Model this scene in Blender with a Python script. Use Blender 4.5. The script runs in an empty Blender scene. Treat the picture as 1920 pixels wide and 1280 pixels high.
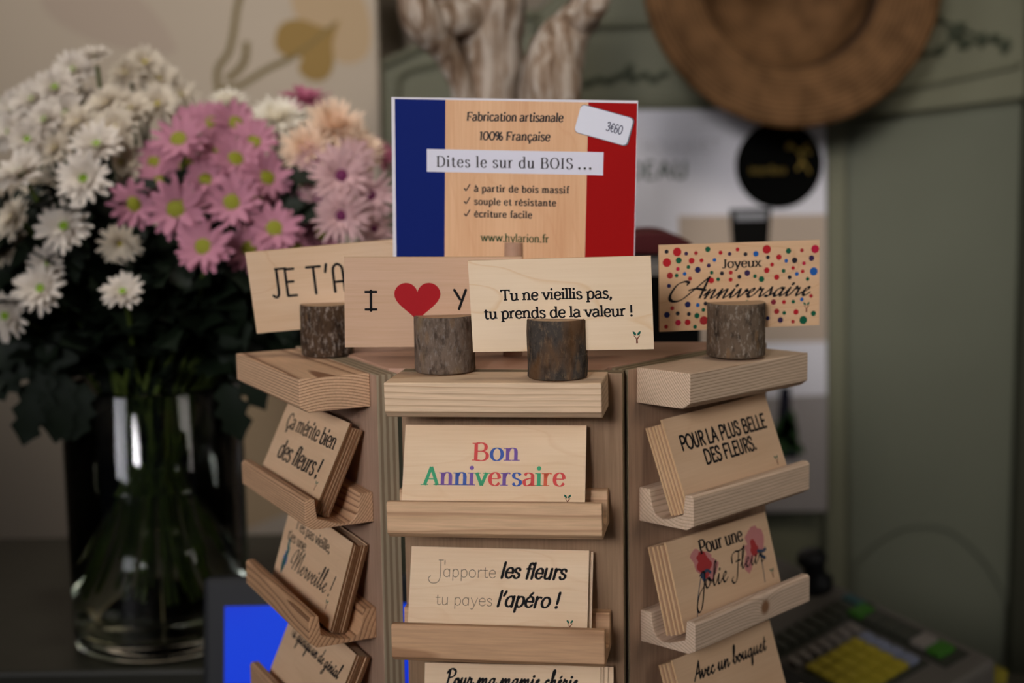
import bpy, bmesh, math, random
from mathutils import Vector, Matrix, Euler, noise
R = math.radians
random.seed(7)
scn = bpy.context.scene
col = scn.collection

# ------------------------------------------------------------------ camera, world, lights, exposure
CAMZ = 1.3427
F_PX = 2823.87
cd = bpy.data.cameras.new('camera')
cam = bpy.data.objects.new('camera', cd); col.objects.link(cam)
PITCH, ROLL = R(7.768), R(-0.9257)
_f = Vector((0, math.cos(PITCH), -math.sin(PITCH))); _r0 = Vector((1, 0, 0)); _u0 = _r0.cross(_f)
_r = _r0*math.cos(ROLL) + _u0*math.sin(ROLL); _u = -_r0*math.sin(ROLL) + _u0*math.cos(ROLL)
cam.matrix_world = Matrix(((_r.x, _u.x, -_f.x, 0), (_r.y, _u.y, -_f.y, 0), (_r.z, _u.z, -_f.z, CAMZ), (0, 0, 0, 1)))
cd.sensor_width = 36; cd.lens = F_PX/1920*36
cd.clip_start = .02
cd.dof.use_dof = True; cd.dof.focus_distance = .695; cd.dof.aperture_fstop = 6.3
scn.camera = cam

def srgb(h):
    h = h.lstrip('#'); c = [int(h[i:i+2], 16)/255 for i in (0, 2, 4)]
    return tuple((x/12.92 if x <= .04045 else ((x+.055)/1.055)**2.4) for x in c) + (1,)

w = bpy.data.worlds.new('world'); scn.world = w; w.use_nodes = True
w.node_tree.nodes['Background'].inputs[0].default_value = (.75, .82, 1, 1)
w.node_tree.nodes['Background'].inputs[1].default_value = .04

def area(name, loc, target, size, power, color, sy=None, spread=180):
    l = bpy.data.lights.new(name, 'AREA'); l.energy = power; l.color = color; l.size = size; l.spread = R(spread)
    if sy: l.shape = 'RECTANGLE'; l.size_y = sy
    o = bpy.data.objects.new(name, l); col.objects.link(o); o.location = loc
    o.rotation_euler = (Vector(target)-Vector(loc)).to_track_quat('-Z', 'Y').to_euler()
    return o
def spot(name, loc, target, angle, power, color, radius=.06, blend=1.0):
    l = bpy.data.lights.new(name, 'SPOT'); l.energy = power; l.color = color; l.spot_size = R(angle); l.spot_blend = blend; l.shadow_soft_size = radius
    o = bpy.data.objects.new(name, l); col.objects.link(o); o.location = loc
    o.rotation_euler = (Vector(target)-Vector(loc)).to_track_quat('-Z', 'Y').to_euler()
    return o
# daylight from the shop front behind the camera, ceiling spots over stand, flowers and armoire
area('shop_window', (-.70, -1.75, 2.05), (-.01, .74, 1.42), .42, 1.62, (1, .97, 1), .55, spread=24)
area('shop_window_soft', (-1.5, -1.2, 2.0), (-.10, .75, 1.36), .7, 2.7, (.95, .94, 1), 1.0, spread=50)
area('warm_right_fill', (1.7, -.35, 2.0), (.1, .75, 1.28), .6, 1.25, (1, .92, .84), 1.0, spread=60)  # added warm fill for the right-hand trays, no door behind it
spot('ceiling_spot_flowers', (-.48, .70, 2.5), (-.255, 1.07, 1.36), 28, 68, (1, .95, .92), .10)
spot('wall_spot', (-.40, .75, 2.0), (-.50, 1.9, 1.64), 52, 50, (1, .94, .90), .08)
spot('ceiling_spot_stand', (.25, .80, 2.6), (.02, .80, 1.2), 46, 22, (1, .88, .74), .12)
spot('ceiling_spot_armoire', (.55, -.2, 2.5), (.32, 1.70, 1.50), 38, 98, (1, .92, .83), .34)
scn.view_settings.view_transform = 'Standard'; scn.view_settings.look = 'None'
scn.view_settings.gamma = 1; scn.view_settings.use_curve_mapping = False
scn.view_settings.exposure = -0.88

def at(x, y, Y):
    """the point where the line of sight through photo pixel (x, y) crosses depth Y"""
    d = _f + _r*((x-960)/F_PX) + _u*((640-y)/F_PX)
    return Vector((0, 0, CAMZ)) + d*(Y/d.y)

# ------------------------------------------------------------------ helpers
def tag(o, label=None, cat=None, group=None, kind=None):
    if label: o['label'] = label
    if cat: o['category'] = cat
    if group: o['group'] = group
    if kind: o['kind'] = kind
    return o

def empty(name, M=None, loc=(0, 0, 0)):
    o = bpy.data.objects.new(name, None); col.objects.link(o); o.empty_display_size = .02
    if M is not None: o.matrix_world = M
    else: o.location = loc
    return o

class MB:
    """collects faces; build() links them as ONE mesh object"""
    def __init__(s): s.v = []; s.f = []; s.m = []; s.sm = []
    def add(s, vs, fs, m=0, smooth=False):
        b = len(s.v); s.v += [tuple(v) for v in vs]
        for f in fs: s.f.append(tuple(b+i for i in f)); s.m.append(m); s.sm.append(smooth)
        return s
    def box(s, x0, x1, y0, y1, z0, z1, m=0, edge=None):
        vs = [(x0,y0,z0),(x1,y0,z0),(x1,y1,z0),(x0,y1,z0),(x0,y0,z1),(x1,y0,z1),(x1,y1,z1),(x0,y1,z1)]
        fs = [(0,1,5,4),(2,3,7,6),(0,3,2,1),(4,5,6,7),(1,2,6,5),(3,0,4,7)]
        for i, f in enumerate(fs): s.add([vs[j] for j in f], [(0,1,2,3)], m if (edge is None or i < 2) else edge)
        return s
    def prism(s, prof, x0, x1, m=0, axis='x', capm=None):
        """closed profile of (a, b) pairs swept along an axis"""
        n = len(prof)
        mk = {'x': lambda t, a, b: (t, a, b), 'y': lambda t, a, b: (a, t, b), 'z': lambda t, a, b: (a, b, t)}[axis]
        vs = [mk(x0, a, b) for a, b in prof] + [mk(x1, a, b) for a, b in prof]
        s.add(vs, [(i, (i+1) % n, n+(i+1) % n, n+i) for i in range(n)], m)
        s.add(vs, [tuple(range(n))[::-1], tuple(range(n, 2*n))], m if capm is None else capm)
        return s
    def tube(s, pts, rad, seg=10, m=0, cap=True, jit=0):
        pts = [Vector(p) for p in pts]; n = len(pts)
        if not hasattr(rad, '__len__'): rad = [rad]*n
        vs = []; up = Vector((.13, .31, .94))
        prevx = None
        for i, p in enumerate(pts):
            t = (pts[min(i+1, n-1)]-pts[max(i-1, 0)]).normalized()
            if prevx is None: x = t.orthogonal().normalized()
            else: x = (prevx - t*prevx.dot(t)).normalized()
            prevx = x; y = t.cross(x)
            for k in range(seg):
                a = 2*math.pi*k/seg; q = p + (x*math.cos(a)+y*math.sin(a))*rad[i]
                if jit:
                    d = (q-p).normalized()
                    q = q + d*rad[i]*jit*(noise.noise(Vector((q.x*34, q.y*34, q.z*9))) + .6*noise.noise(q*70))
                vs.append(q)
        fs = [(i*seg+k, i*seg+(k+1) % seg, (i+1)*seg+(k+1) % seg, (i+1)*seg+k) for i in range(n-1) for k in range(seg)]
        s.add(vs, fs, m, True)
        if cap: s.add(vs[:seg], [tuple(range(seg))[::-1]], m); s.add(vs[-seg:], [tuple(range(seg))], m)
        return s
    def lathe(s, prof, seg=32, m=0, c=(0, 0, 0), smooth=True, close=False):
        n = len(prof); vs = []
        for r, z in prof:
            for k in range(seg):
                a = 2*math.pi*k/seg; vs.append((c[0]+r*math.cos(a), c[1]+r*math.sin(a), c[2]+z))
        fs = [(i*seg+k, i*seg+(k+1) % seg, ((i+1) % n)*seg+(k+1) % seg, ((i+1) % n)*seg+k) for i in range(n if close else n-1) for k in range(seg)]
        s.add(vs, fs, m, smooth); return s
    def build(s, name, mats, parent=None, M=None, bevel=0, seg=2, auto=False, fix=True):
        me = bpy.data.meshes.new(name); me.from_pydata(s.v, [], s.f)
        if not isinstance(mats, (list, tuple)): mats = [mats]
        for m in mats: me.materials.append(m)
        me.polygons.foreach_set('material_index', s.m); me.polygons.foreach_set('use_smooth', s.sm)
        if fix:
            bm = bmesh.new(); bm.from_mesh(me); bmesh.ops.remove_doubles(bm, verts=bm.verts, dist=1e-6)
            if not getattr(s, 'flat', False): bmesh.ops.recalc_face_normals(bm, faces=bm.faces)
            bm.to_mesh(me); bm.free()
        me.update()
        o = bpy.data.objects.new(name, me); col.objects.link(o)
        if parent: o.parent = parent
        if M is not None:
            if parent: o.matrix_local = M
            else: o.matrix_world = M
        if bevel:
            b = o.modifiers.new('bevel', 'BEVEL'); b.width = bevel; b.segments = seg; b.limit_method = 'ANGLE'; b.angle_limit = R(35)
            b.harden_normals = False
        return o

# ------------------------------------------------------------------ materials
def nmat(name, rough=.6, spec=.3):
    m = bpy.data.materials.new(name); m.use_nodes = True; nt = m.node_tree
    b = nt.nodes['Principled BSDF']; b.inputs['Roughness'].default_value = rough; b.inputs['Specular IOR Level'].default_value = spec
    return m, nt, b
def N(nt, t, **kw):
    n = nt.nodes.new(t)
    for k, v in kw.items():
        if k in n.inputs: n.inputs[k].default_value = v
        else: setattr(n, k, v)
    return n
def flat(name, c, rough=.6, spec=.3, metal=0, vary=0, scale=20, bump=0):
    m, nt, b = nmat(name, rough, spec); c = srgb(c) if isinstance(c, str) else c
    b.inputs['Base Color'].default_value = c; b.inputs['Metallic'].default_value = metal
    if vary or bump:
        tc = N(nt, 'ShaderNodeTexCoord'); nz = N(nt, 'ShaderNodeTexNoise', Scale=scale, Detail=4.0)
        nt.links.new(tc.outputs['Object'], nz.inputs['Vector'])
        if vary:
            hs = N(nt, 'ShaderNodeMix', data_type='RGBA')
            hs.inputs['A'].default_value = tuple(x*(1-vary) for x in c[:3])+(1,); hs.inputs['B'].default_value = tuple(min(1, x*(1+vary)) for x in c[:3])+(1,)
            nt.links.new(nz.outputs['Fac'], hs.inputs['Factor']); nt.links.new(hs.outputs['Result'], b.inputs['Base Color'])
        if bump:
            bp = N(nt, 'ShaderNodeBump', Strength=bump, Distance=.002); nt.links.new(nz.outputs['Fac'], bp.inputs['Height']); nt.links.new(bp.outputs['Normal'], b.inputs['Normal'])
    return m
def ramp(nt, stops, interp='LINEAR'):
    n = nt.nodes.new('ShaderNodeValToRGB'); cr = n.color_ramp; cr.interpolation = interp
    while len(cr.elements) < len(stops): cr.elements.new(.5)
    for e, (p, c) in zip(cr.elements, stops): e.position = p; e.color = srgb(c) if isinstance(c, str) else c
    return n
def math_(nt, op, a, b=None):
    n = nt.nodes.new('ShaderNodeMath'); n.operation = op
    for i, x in enumerate((a, b)):
        if x is None: continue
        if isinstance(x, (int, float)): n.inputs[i].default_value = x
        else: nt.links.new(x, n.inputs[i])
    return n.outputs[0]

def wood(name, light, dark, pith, period, amp=.6, knots=(), seed=0, rough=.62, wob=.0012, fine=.14):
    """sawn softwood: growth rings around a pith line that runs along local x"""
    m, nt, b = nmat(name, rough, .25); L = nt.links
    tc = N(nt, 'ShaderNodeTexCoord'); mp = N(nt, 'ShaderNodeMapping'); mp.inputs['Location'].default_value = (seed*.37, 0, 0)
    L.new(tc.outputs['Object'], mp.inputs['Vector'])
    sc = N(nt, 'ShaderNodeMapping'); sc.inputs['Scale'].default_value = (7, 30, 30); L.new(mp.outputs[0], sc.inputs['Vector'])
    n1 = N(nt, 'ShaderNodeTexNoise', Scale=1.0, Detail=2.0); L.new(sc.outputs[0], n1.inputs['Vector'])
    sp = N(nt, 'ShaderNodeSeparateXYZ'); L.new(tc.outputs['Object'], sp.inputs[0])
    y = math_(nt, 'SUBTRACT', sp.outputs[1], pith[0]); z = math_(nt, 'SUBTRACT', sp.outputs[2], pith[1])
    r = math_(nt, 'SQRT', math_(nt, 'ADD', math_(nt, 'MULTIPLY', y, y), math_(nt, 'MULTIPLY', z, z)))
    r = math_(nt, 'ADD', r, math_(nt, 'MULTIPLY', n1.outputs['Fac'], wob*4))
    r = math_(nt, 'ADD', r, math_(nt, 'MULTIPLY', sp.outputs[0], .008*(1 if seed % 2 else -1)))
    fac_knot = None
    for kx, ky, kz, kr in knots:
        dx = math_(nt, 'SUBTRACT', sp.outputs[0], kx); dz = math_(nt, 'SUBTRACT', sp.outputs[2], kz)
        d2 = math_(nt, 'SQRT', math_(nt, 'ADD', math_(nt, 'MULTIPLY', dx, dx), math_(nt, 'MULTIPLY', math_(nt, 'MULTIPLY', dz, dz), 1.0)))
        e = math_(nt, 'POWER', 2.718, math_(nt, 'MULTIPLY', math_(nt, 'DIVIDE', d2, kr), -1.0))
        r = math_(nt, 'ADD', r, math_(nt, 'MULTIPLY', e, kr*1.6))
        k = nt.nodes.new('ShaderNodeMapRange'); k.inputs[1].default_value = kr*1.15; k.inputs[2].default_value = kr*.55; L.new(d2, k.inputs[0])
        fac_knot = k.outputs[0] if fac_knot is None else math_(nt, 'MAXIMUM', fac_knot, k.outputs[0])
    fr = math_(nt, 'FRACT', math_(nt, 'DIVIDE', r, period))
    li, da = srgb(light), srgb(dark); mid = tuple(li[i]*(1-.35*amp)+da[i]*.35*amp for i in range(3))+(1,); dk = tuple(li[i]*(1-amp)+da[i]*amp for i in range(3))+(1,)
    rp = ramp(nt, [(0, li), (.45, li), (.72, mid), (.88, dk), (.94, dk), (1, li)]); L.new(fr, rp.inputs[0])
    fs = N(nt, 'ShaderNodeMapping'); fs.inputs['Scale'].default_value = (50, 900, 900); L.new(mp.outputs[0], fs.inputs['Vector'])
    n2 = N(nt, 'ShaderNodeTexNoise', Scale=1.0, Detail=3.0); L.new(fs.outputs[0], n2.inputs['Vector'])
    fr2 = ramp(nt, [(.3, (1-fine, 1-fine, 1-fine, 1)), (.7, (1+fine*.3,)*3+(1,))]); L.new(n2.outputs['Fac'], fr2.inputs[0])
    mx = N(nt, 'ShaderNodeMix', data_type='RGBA', blend_type='MULTIPLY'); mx.inputs['Factor'].default_value = 1
    L.new(rp.outputs[0], mx.inputs['A']); L.new(fr2.outputs[0], mx.inputs['B']); out = mx.outputs['Result']
    if fac_knot is not None:
        kx = N(nt, 'ShaderNodeMix', data_type='RGBA'); L.new(fac_knot, kx.inputs['Factor']); L.new(out, kx.inputs['A']); kx.inputs['B'].default_value = srgb('8a6446'); out = kx.outputs['Result']
    L.new(out, b.inputs['Base Color'])
    bp = N(nt, 'ShaderNodeBump', Strength=.12, Distance=.0004); L.new(n2.outputs['Fac'], bp.inputs['Height']); L.new(bp.outputs[0], b.inputs['Normal'])
    return m

def veneer(name, light, dark, lines=0.0, linecol='c99a63', seed=0, axis='x', rough=.5, grain=.35):
    """thin sliced veneer: fine streaks along one axis plus optional wavy cathedral lines"""
    m, nt, b = nmat(name, rough, .3); L = nt.links
    tc = N(nt, 'ShaderNodeTexCoord'); mp = N(nt, 'ShaderNodeMapping'); mp.inputs['Location'].default_value = (seed*1.7, seed*.6, seed*2.3)
    mp.inputs['Scale'].default_value = (28, 200, 900) if axis == 'x' else (900, 200, 28)
    L.new(tc.outputs['Object'], mp.inputs['Vector'])
    n = N(nt, 'ShaderNodeTexNoise', Scale=1.0, Detail=4.0, Roughness=.6); L.new(mp.outputs[0], n.inputs['Vector'])
    mp2 = N(nt, 'ShaderNodeMapping'); mp2.inputs['Location'].default_value = (seed, seed, seed); mp2.inputs['Scale'].default_value = (12, 30, 60) if axis == 'x' else (60, 30, 12)
    L.new(tc.outputs['Object'], mp2.inputs['Vector'])
    n2 = N(nt, 'ShaderNodeTexNoise', Scale=1.0, Detail=2.0); L.new(mp2.outputs[0], n2.inputs['Vector'])
    f = math_(nt, 'ADD', math_(nt, 'MULTIPLY', n.outputs['Fac'], grain), math_(nt, 'MULTIPLY', n2.outputs['Fac'], 1-grain))
    rp = ramp(nt, [(.32, dark), (.62, light)]); L.new(f, rp.inputs[0]); out = rp.outputs[0]
    if lines:
        mp3 = N(nt, 'ShaderNodeMapping'); mp3.inputs['Location'].default_value = (seed*2, seed, seed*3); mp3.inputs['Scale'].default_value = (11, 20, 34) if axis == 'x' else (34, 20, 11)
        L.new(tc.outputs['Object'], mp3.inputs['Vector'])
        n3 = N(nt, 'ShaderNodeTexNoise', Scale=1.0, Detail=1.5); L.new(mp3.outputs[0], n3.inputs['Vector'])
        fr = math_(nt, 'FRACT', math_(nt, 'MULTIPLY', n3.outputs['Fac'], 5.5))
        r3 = ramp(nt, [(0, (0,)*3+(1,)), (.88, (0,)*3+(1,)), (.96, (lines,)*3+(1,)), (1, (0,)*3+(1,))]); L.new(fr, r3.inputs[0])
        mx = N(nt, 'ShaderNodeMix', data_type='RGBA'); L.new(r3.outputs[0], mx.inputs['Factor']); L.new(out, mx.inputs['A']); mx.inputs['B'].default_value = srgb(linecol); out = mx.outputs['Result']
    L.new(out, b.inputs['Base Color']); return m

def ply(name, light, dark, n, t, axis=1, rough=.7):
    """the layered edge of a plywood board, layers stacked along one local axis"""
    m, nt, b = nmat(name, rough, .2); L = nt.links
    tc = N(nt, 'ShaderNodeTexCoord'); sp = N(nt, 'ShaderNodeSeparateXYZ'); L.new(tc.outputs['Object'], sp.inputs[0])
    nz = N(nt, 'ShaderNodeTexNoise', Scale=160.0, Detail=3.0); L.new(tc.outputs['Object'], nz.inputs['Vector'])
    a = math_(nt, 'ADD', math_(nt, 'DIVIDE', sp.outputs[axis], t/n), math_(nt, 'MULTIPLY', nz.outputs['Fac'], .25))
    fr = math_(nt, 'FRACT', math_(nt, 'MULTIPLY', a, .5))
    rp = ramp(nt, [(0, light), (.42, light), (.5, dark), (.9, dark), (1, light)]); L.new(fr, rp.inputs[0])
    L.new(rp.outputs[0], b.inputs['Base Color']); return m

def bark(name, base, dark, fleck, flecks=.5, seed=0, patch=None):
    m, nt, b = nmat(name, .85, .15); L = nt.links
    tc = N(nt, 'ShaderNodeTexCoord'); mp = N(nt, 'ShaderNodeMapping'); mp.inputs['Location'].default_value = (seed, seed*2, seed); mp.inputs['Scale'].default_value = (1, 1, .42)
    L.new(tc.outputs['Object'], mp.inputs['Vector'])
    n1 = N(nt, 'ShaderNodeTexNoise', Scale=230.0, Detail=6.0, Roughness=.65); L.new(mp.outputs[0], n1.inputs['Vector'])
    r1 = ramp(nt, [(.35, dark), (.52, base), (.72, base)]); L.new(n1.outputs['Fac'], r1.inputs[0])
    v = N(nt, 'ShaderNodeTexNoise', Scale=620.0, Detail=5.0, Roughness=.7); L.new(mp.outputs[0], v.inputs['Vector'])
    r2 = ramp(nt, [(.52, (0, 0, 0, 1)), (.72, (flecks,)*3+(1,))]); L.new(v.outputs['Fac'], r2.inputs[0])
    mx = N(nt, 'ShaderNodeMix', data_type='RGBA'); L.new(r2.outputs[0], mx.inputs['Factor']); L.new(r1.outputs[0], mx.inputs['A']); mx.inputs['B'].default_value = srgb(fleck); out = mx.outputs['Result']
    vo = N(nt, 'ShaderNodeTexVoronoi', Scale=150.0); L.new(mp.outputs[0], vo.inputs['Vector'])
    r3 = ramp(nt, [(.0, (.75,)*3+(1,)), (.17, (.5,)*3+(1,)), (.24, (0, 0, 0, 1))]); L.new(vo.outputs['Distance'], r3.inputs[0])
    if patch:
        n4 = N(nt, 'ShaderNodeTexNoise', Scale=75.0, Detail=3.0); L.new(mp.outputs[0], n4.inputs['Vector'])
        r4 = ramp(nt, [(.5, (0, 0, 0, 1)), (.62, (.6,)*3+(1,))]); L.new(n4.outputs['Fac'], r4.inputs[0])
        m4 = N(nt, 'ShaderNodeMix', data_type='RGBA'); L.new(r4.outputs[0], m4.inputs['Factor']); L.new(out, m4.inputs['A']); m4.inputs['B'].default_value = srgb(patch); out = m4.outputs['Result']
    m2 = N(nt, 'ShaderNodeMix', data_type='RGBA'); L.new(math_(nt, 'MULTIPLY', r3.outputs[0], flecks*.9), m2.inputs['Factor']); L.new(out, m2.inputs['A']); m2.inputs['B'].default_value = srgb('8a6a48')
    L.new(m2.outputs['Result'], b.inputs['Base Color'])
    bp = N(nt, 'ShaderNodeBump', Strength=.7, Distance=.0012); L.new(n1.outputs['Fac'], bp.inputs['Height']); L.new(bp.outputs[0], b.inputs['Normal'])
    return m

INK = flat('black_ink', '1c1a1b', .7, .1)
SOFTINK = flat('thin_brown_ink', '5b4c40', .7, .1)
GREENINK = flat('dark_green_ink', '2f4a2c', .7, .1)
LEAFINK = flat('logo_leaf_ink', '1f5a48', .7, .1); TRUNKINK = flat('logo_trunk_ink', '6e3524', .7, .1)
PAPERW = flat('white_paper', 'dcdce2', .55, .2)

# ------------------------------------------------------------------ drawn lettering (stroke skeletons swept with a pen)
ROMAN = {
 'a': (4.5, "S.. .7,4 1.4,4.9 2.6,4.9 3.4,4.2 3.5,3.2|L.r 3.5,3.4 3.5,0|S.. 3.5,2.9 2.2,2.8 .8,2.2 .5,1.2 1.1,.15 2.2,.2 3.5,1.2"),
 'b': (4.8, "Ll. 1,7.6 1,0|S.. 1,3.4 1.7,4.7 2.8,5 3.8,4.3 4.2,2.5 3.8,.8 2.8,0 1.7,.2 1,1.3"),
 'c': (4.3, "S.. 3.7,4 3,4.8 2.2,5 1,4.3 .6,2.5 1,.8 2.2,0 3.2,.2 3.9,1.1"),
 'd': (5.0, "Llr 3.9,7.6 3.9,0|S.. 3.9,3.5 3.2,4.8 2.2,5 1,4.2 .6,2.5 1,.8 2.1,0 3.2,.3 3.9,1.4"),
 'e': (4.5, "L.. .7,2.7 4,2.7|S.. 4,2.7 3.7,4.2 2.9,5 2,5 1,4.2 .6,2.5 1,.8 2.2,0 3.2,.2 4,1.1"),
 'f': (3.1, "S.. 3.3,7 2.8,7.6 2,7.4 1.6,6.4 1.6,5|L.f 1.6,5.3 1.6,0|L.. .4,4.8 2.9,4.8"),
 'g': (4.9, "L.. 3.9,5 3.9,-.6|S.. 3.9,-.4 3.6,-1.8 2.4,-2.4 .9,-1.9|S.. 3.9,3.5 3.2,4.8 2.2,5 1,4.2 .6,2.5 1,.8 2.1,0 3.2,.3 3.9,1.4"),
 'h': (5.0, "Llf 1,7.6 1,0|S.. 1,3.3 1.7,4.6 2.7,5 3.6,4.5 3.85,3.2|L.f 3.85,3.5 3.85,0"),
 'i': (2.1, "Llf 1,5 1,0|D 1,6.9"),
 'l': (2.1, "Llf 1,7.6 1,0"),
 'm': (7.6, "Llf 1,5 1,0|S.. 1,3.3 1.6,4.6 2.5,5 3.3,4.5 3.6,3.2|L.f 3.6,3.5 3.6,0|S.. 3.6,3.3 4.2,4.6 5.2,5 6,4.5 6.3,3.2|L.f 6.3,3.5 6.3,0"),
 'n': (5.0, "Llf 1,5 1,0|S.. 1,3.3 1.7,4.6 2.7,5 3.6,4.5 3.85,3.2|L.f 3.85,3.5 3.85,0"),
 'o': (4.9, "O 2.45,2.5,1.85,2.5"),
 'p': (4.8, "Llf 1,5 1,-2.4|S.. 1,3.4 1.7,4.7 2.8,5 3.8,4.3 4.2,2.5 3.8,.8 2.8,0 1.7,.2 1,1.3"),
 'q': (4.9, "L.f 3.9,5 3.9,-2.4|S.. 3.9,3.5 3.2,4.8 2.2,5 1,4.2 .6,2.5 1,.8 2.1,0 3.2,.3 3.9,1.4"),
 'r': (3.4, "Llf 1,5 1,0|S.. 1,3 1.5,4.3 2.3,4.95 3.2,4.7"),
 's': (3.8, "S.. 3.1,4 2.7,4.7 1.9,5 1,4.7 .7,3.8 1.2,3 2.2,2.5 3.1,1.8 3.1,.7 2.2,0 1.2,.1 .5,1"),
 't': (3.3, "L.. 1.5,6.4 1.5,1.2|S.. 1.5,1.5 1.7,.4 2.5,0 3.2,.5|L.. .4,4.8 2.9,4.8"),
 'u': (5.0, "Ll. 1,5 1,1.4|S.. 1,1.8 1.2,.5 2.1,0 3.1,.4 3.85,1.6|Llr 3.85,5 3.85,0"),
 'v': (4.5, "Lf. .5,5 2.3,0|L.f 2.3,0 4.1,5"), 'w': (6.8, "Lf. .5,5 2,0|L.. 2,0 3.4,5|L.. 3.4,5 4.9,0|L.f 4.9,0 6.3,5"),
 'x': (4.4, "Lff .6,5 3.9,0|Lff 3.8,5 .5,0"), 'y': (4.6, "Lf. .5,5 2.4,0|Lf. 4.2,5 2.3,-.3|S.. 2.3,-.2 1.7,-1.8 1,-2.4 .4,-2.1"),
 '!': (2.0, "L.. 1,7.4 1,2.2|D 1,.3"), '.': (1.9, "D .9,.35"), ',': (2.0, "D 1,.4|L.. 1.2,.3 .5,-1.2"), "'": (1.7, "L.. 1.1,7.4 .5,5.4"), '%': (6.6, "O 1.6,5.2,1.2,1.8|O 5,1.8,1.2,1.8|L.. 5.2,7 1.4,0"),
 'T': (5.6, "Lvv .4,7 5.2,7|L.f 2.8,7 2.8,0"), 'D': (6.3, "Lff 1.2,7 1.2,0|S.. 1.2,7 3.2,6.95 5,5.9 5.6,3.5 5,1.1 3.2,.05 1.2,0"),
 'B': (5.7, "Lff 1.2,7 1.2,0|S.. 1.2,7 3.4,6.95 4.5,6 4.5,4.6 3.4,3.75 1.2,3.7|S.. 1.2,3.7 3.8,3.6 5,2.6 5,1.1 3.8,.05 1.2,0"),
 'O': (6.4, "O 3.2,3.5,2.7,3.55"), 'I': (2.7, "Lff 1.3,7 1.3,0"), 'S': (4.9, "S.. 4,5.6 3.4,6.8 2.3,7.1 1.1,6.6 .8,5.3 1.5,4.2 2.8,3.6 4.1,2.6 4.1,.9 2.8,0 1.4,.1 .6,1.5"),
 'F': (5.2, "Lff 1.3,7 1.3,0|L.v 1.3,7 4.9,7|L.v 1.3,3.7 3.7,3.7"), 'J': (4.0, "Lf. 2.8,7 2.8,1.6|S.. 2.8,2 2.6,.5 1.7,-.1 .7,.4"),
 'A': (5.9, "L.f 2.9,7.2 .6,0|L.f 2.9,7.2 5.3,0|L.. 1.4,2.4 4.4,2.4"), 'C': (5.6, "S.. 5,5.4 4.2,6.8 3,7 1.4,5.9 .8,3.5 1.4,1.1 3,0 4.3,.3 5.1,1.6"),
 'P': (5.2, "Lff 1.2,7 1.2,0|S.. 1.2,7 3.4,6.95 4.7,6.1 4.7,4.4 3.5,3.4 1.2,3.3"), 'E': (4.6, "L.. 1.1,7 1.1,0|L.. 1.1,7 4.1,7|L.. 1.1,3.7 3.6,3.7|L.. 1.1,0 4.2,0"),
 'L': (4.2, "L.. 1.1,7 1.1,0|L.. 1.1,0 3.9,0"), 'U': (5.4, "L.. 1,7 1,2|S.. 1,2.3 1.3,.6 2.7,0 4,.6 4.3,2.3|L.. 4.3,7 4.3,2"),
 'R': (5.1, "L.. 1.1,7 1.1,0|S.. 1.1,7 3.3,6.9 4.3,5.9 4.1,4.4 3,3.6 1.1,3.5|L.. 2.6,3.5 4.5,0"), 'M': (6.6, "L.. 1,0 1.3,7|L.. 1.3,7 3.3,2.2|L.. 3.3,2.2 5.3,7|L.. 5.3,7 5.6,0"),
 'Q': (6.4, "O 3.2,3.5,2.7,3.55|L.. 3.6,1.6 5.8,-.4"), 'V': (5.2, "L.. .4,7 2.6,0|L.. 2.6,0 4.8,7"), 'Y': (4.8, "L.. .4,7 2.4,3.6|L.. 4.4,7 2.1,0"),
 '0': (5.2, "O 2.6,3.5,2.1,3.5"), '1': (3.2, "L.f 1.9,7 1.9,0|L.. 1.9,7 .7,6"), '3': (4.4, "S.. .7,6 1.6,7 3,6.9 3.6,5.6 2.9,4.3 1.8,3.8 3.2,3.4 3.9,2.2 3.4,.6 2,0 .6,.8"), '6': (4.8, "S.. 3.8,6.4 2.6,7 1.2,5.6 .7,2.8 1.2,.6 2.5,0 3.8,.8 4,2.6 3,3.9 1.7,3.6 .8,2.2"),
 '\u20ac': (4.8, "S.. 4.2,5.9 3.2,6.9 1.9,6 1.4,3.5 1.9,1 3.2,.1 4.3,1|L.. .5,4.2 3.6,4.2|L.. .5,2.9 3.3,2.9"),
 # round-headed hand A, single-storey a
 '\u0104': (5.2, "L.. .8,0 .8,5|S.. .8,4.8 1.1,6.4 2.5,7.2 3.9,6.4 4.2,4.8|L.. 4.2,5 4.2,0|L.. .8,2.6 4.2,2.6"),
 '\u0105': (4.9, "L.r 3.9,5 3.9,0|S.. 3.9,3.5 3.2,4.8 2.2,5 1,4.2 .6,2.5 1,.8 2.1,0 3.2,.3 3.9,1.4"),
}
_bowl = "S.. 2.9,2.8 2,3.3 .9,2.6 .5,1.2 1,.1 1.9,.4 2.8,2.2 3,3.1"
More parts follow.
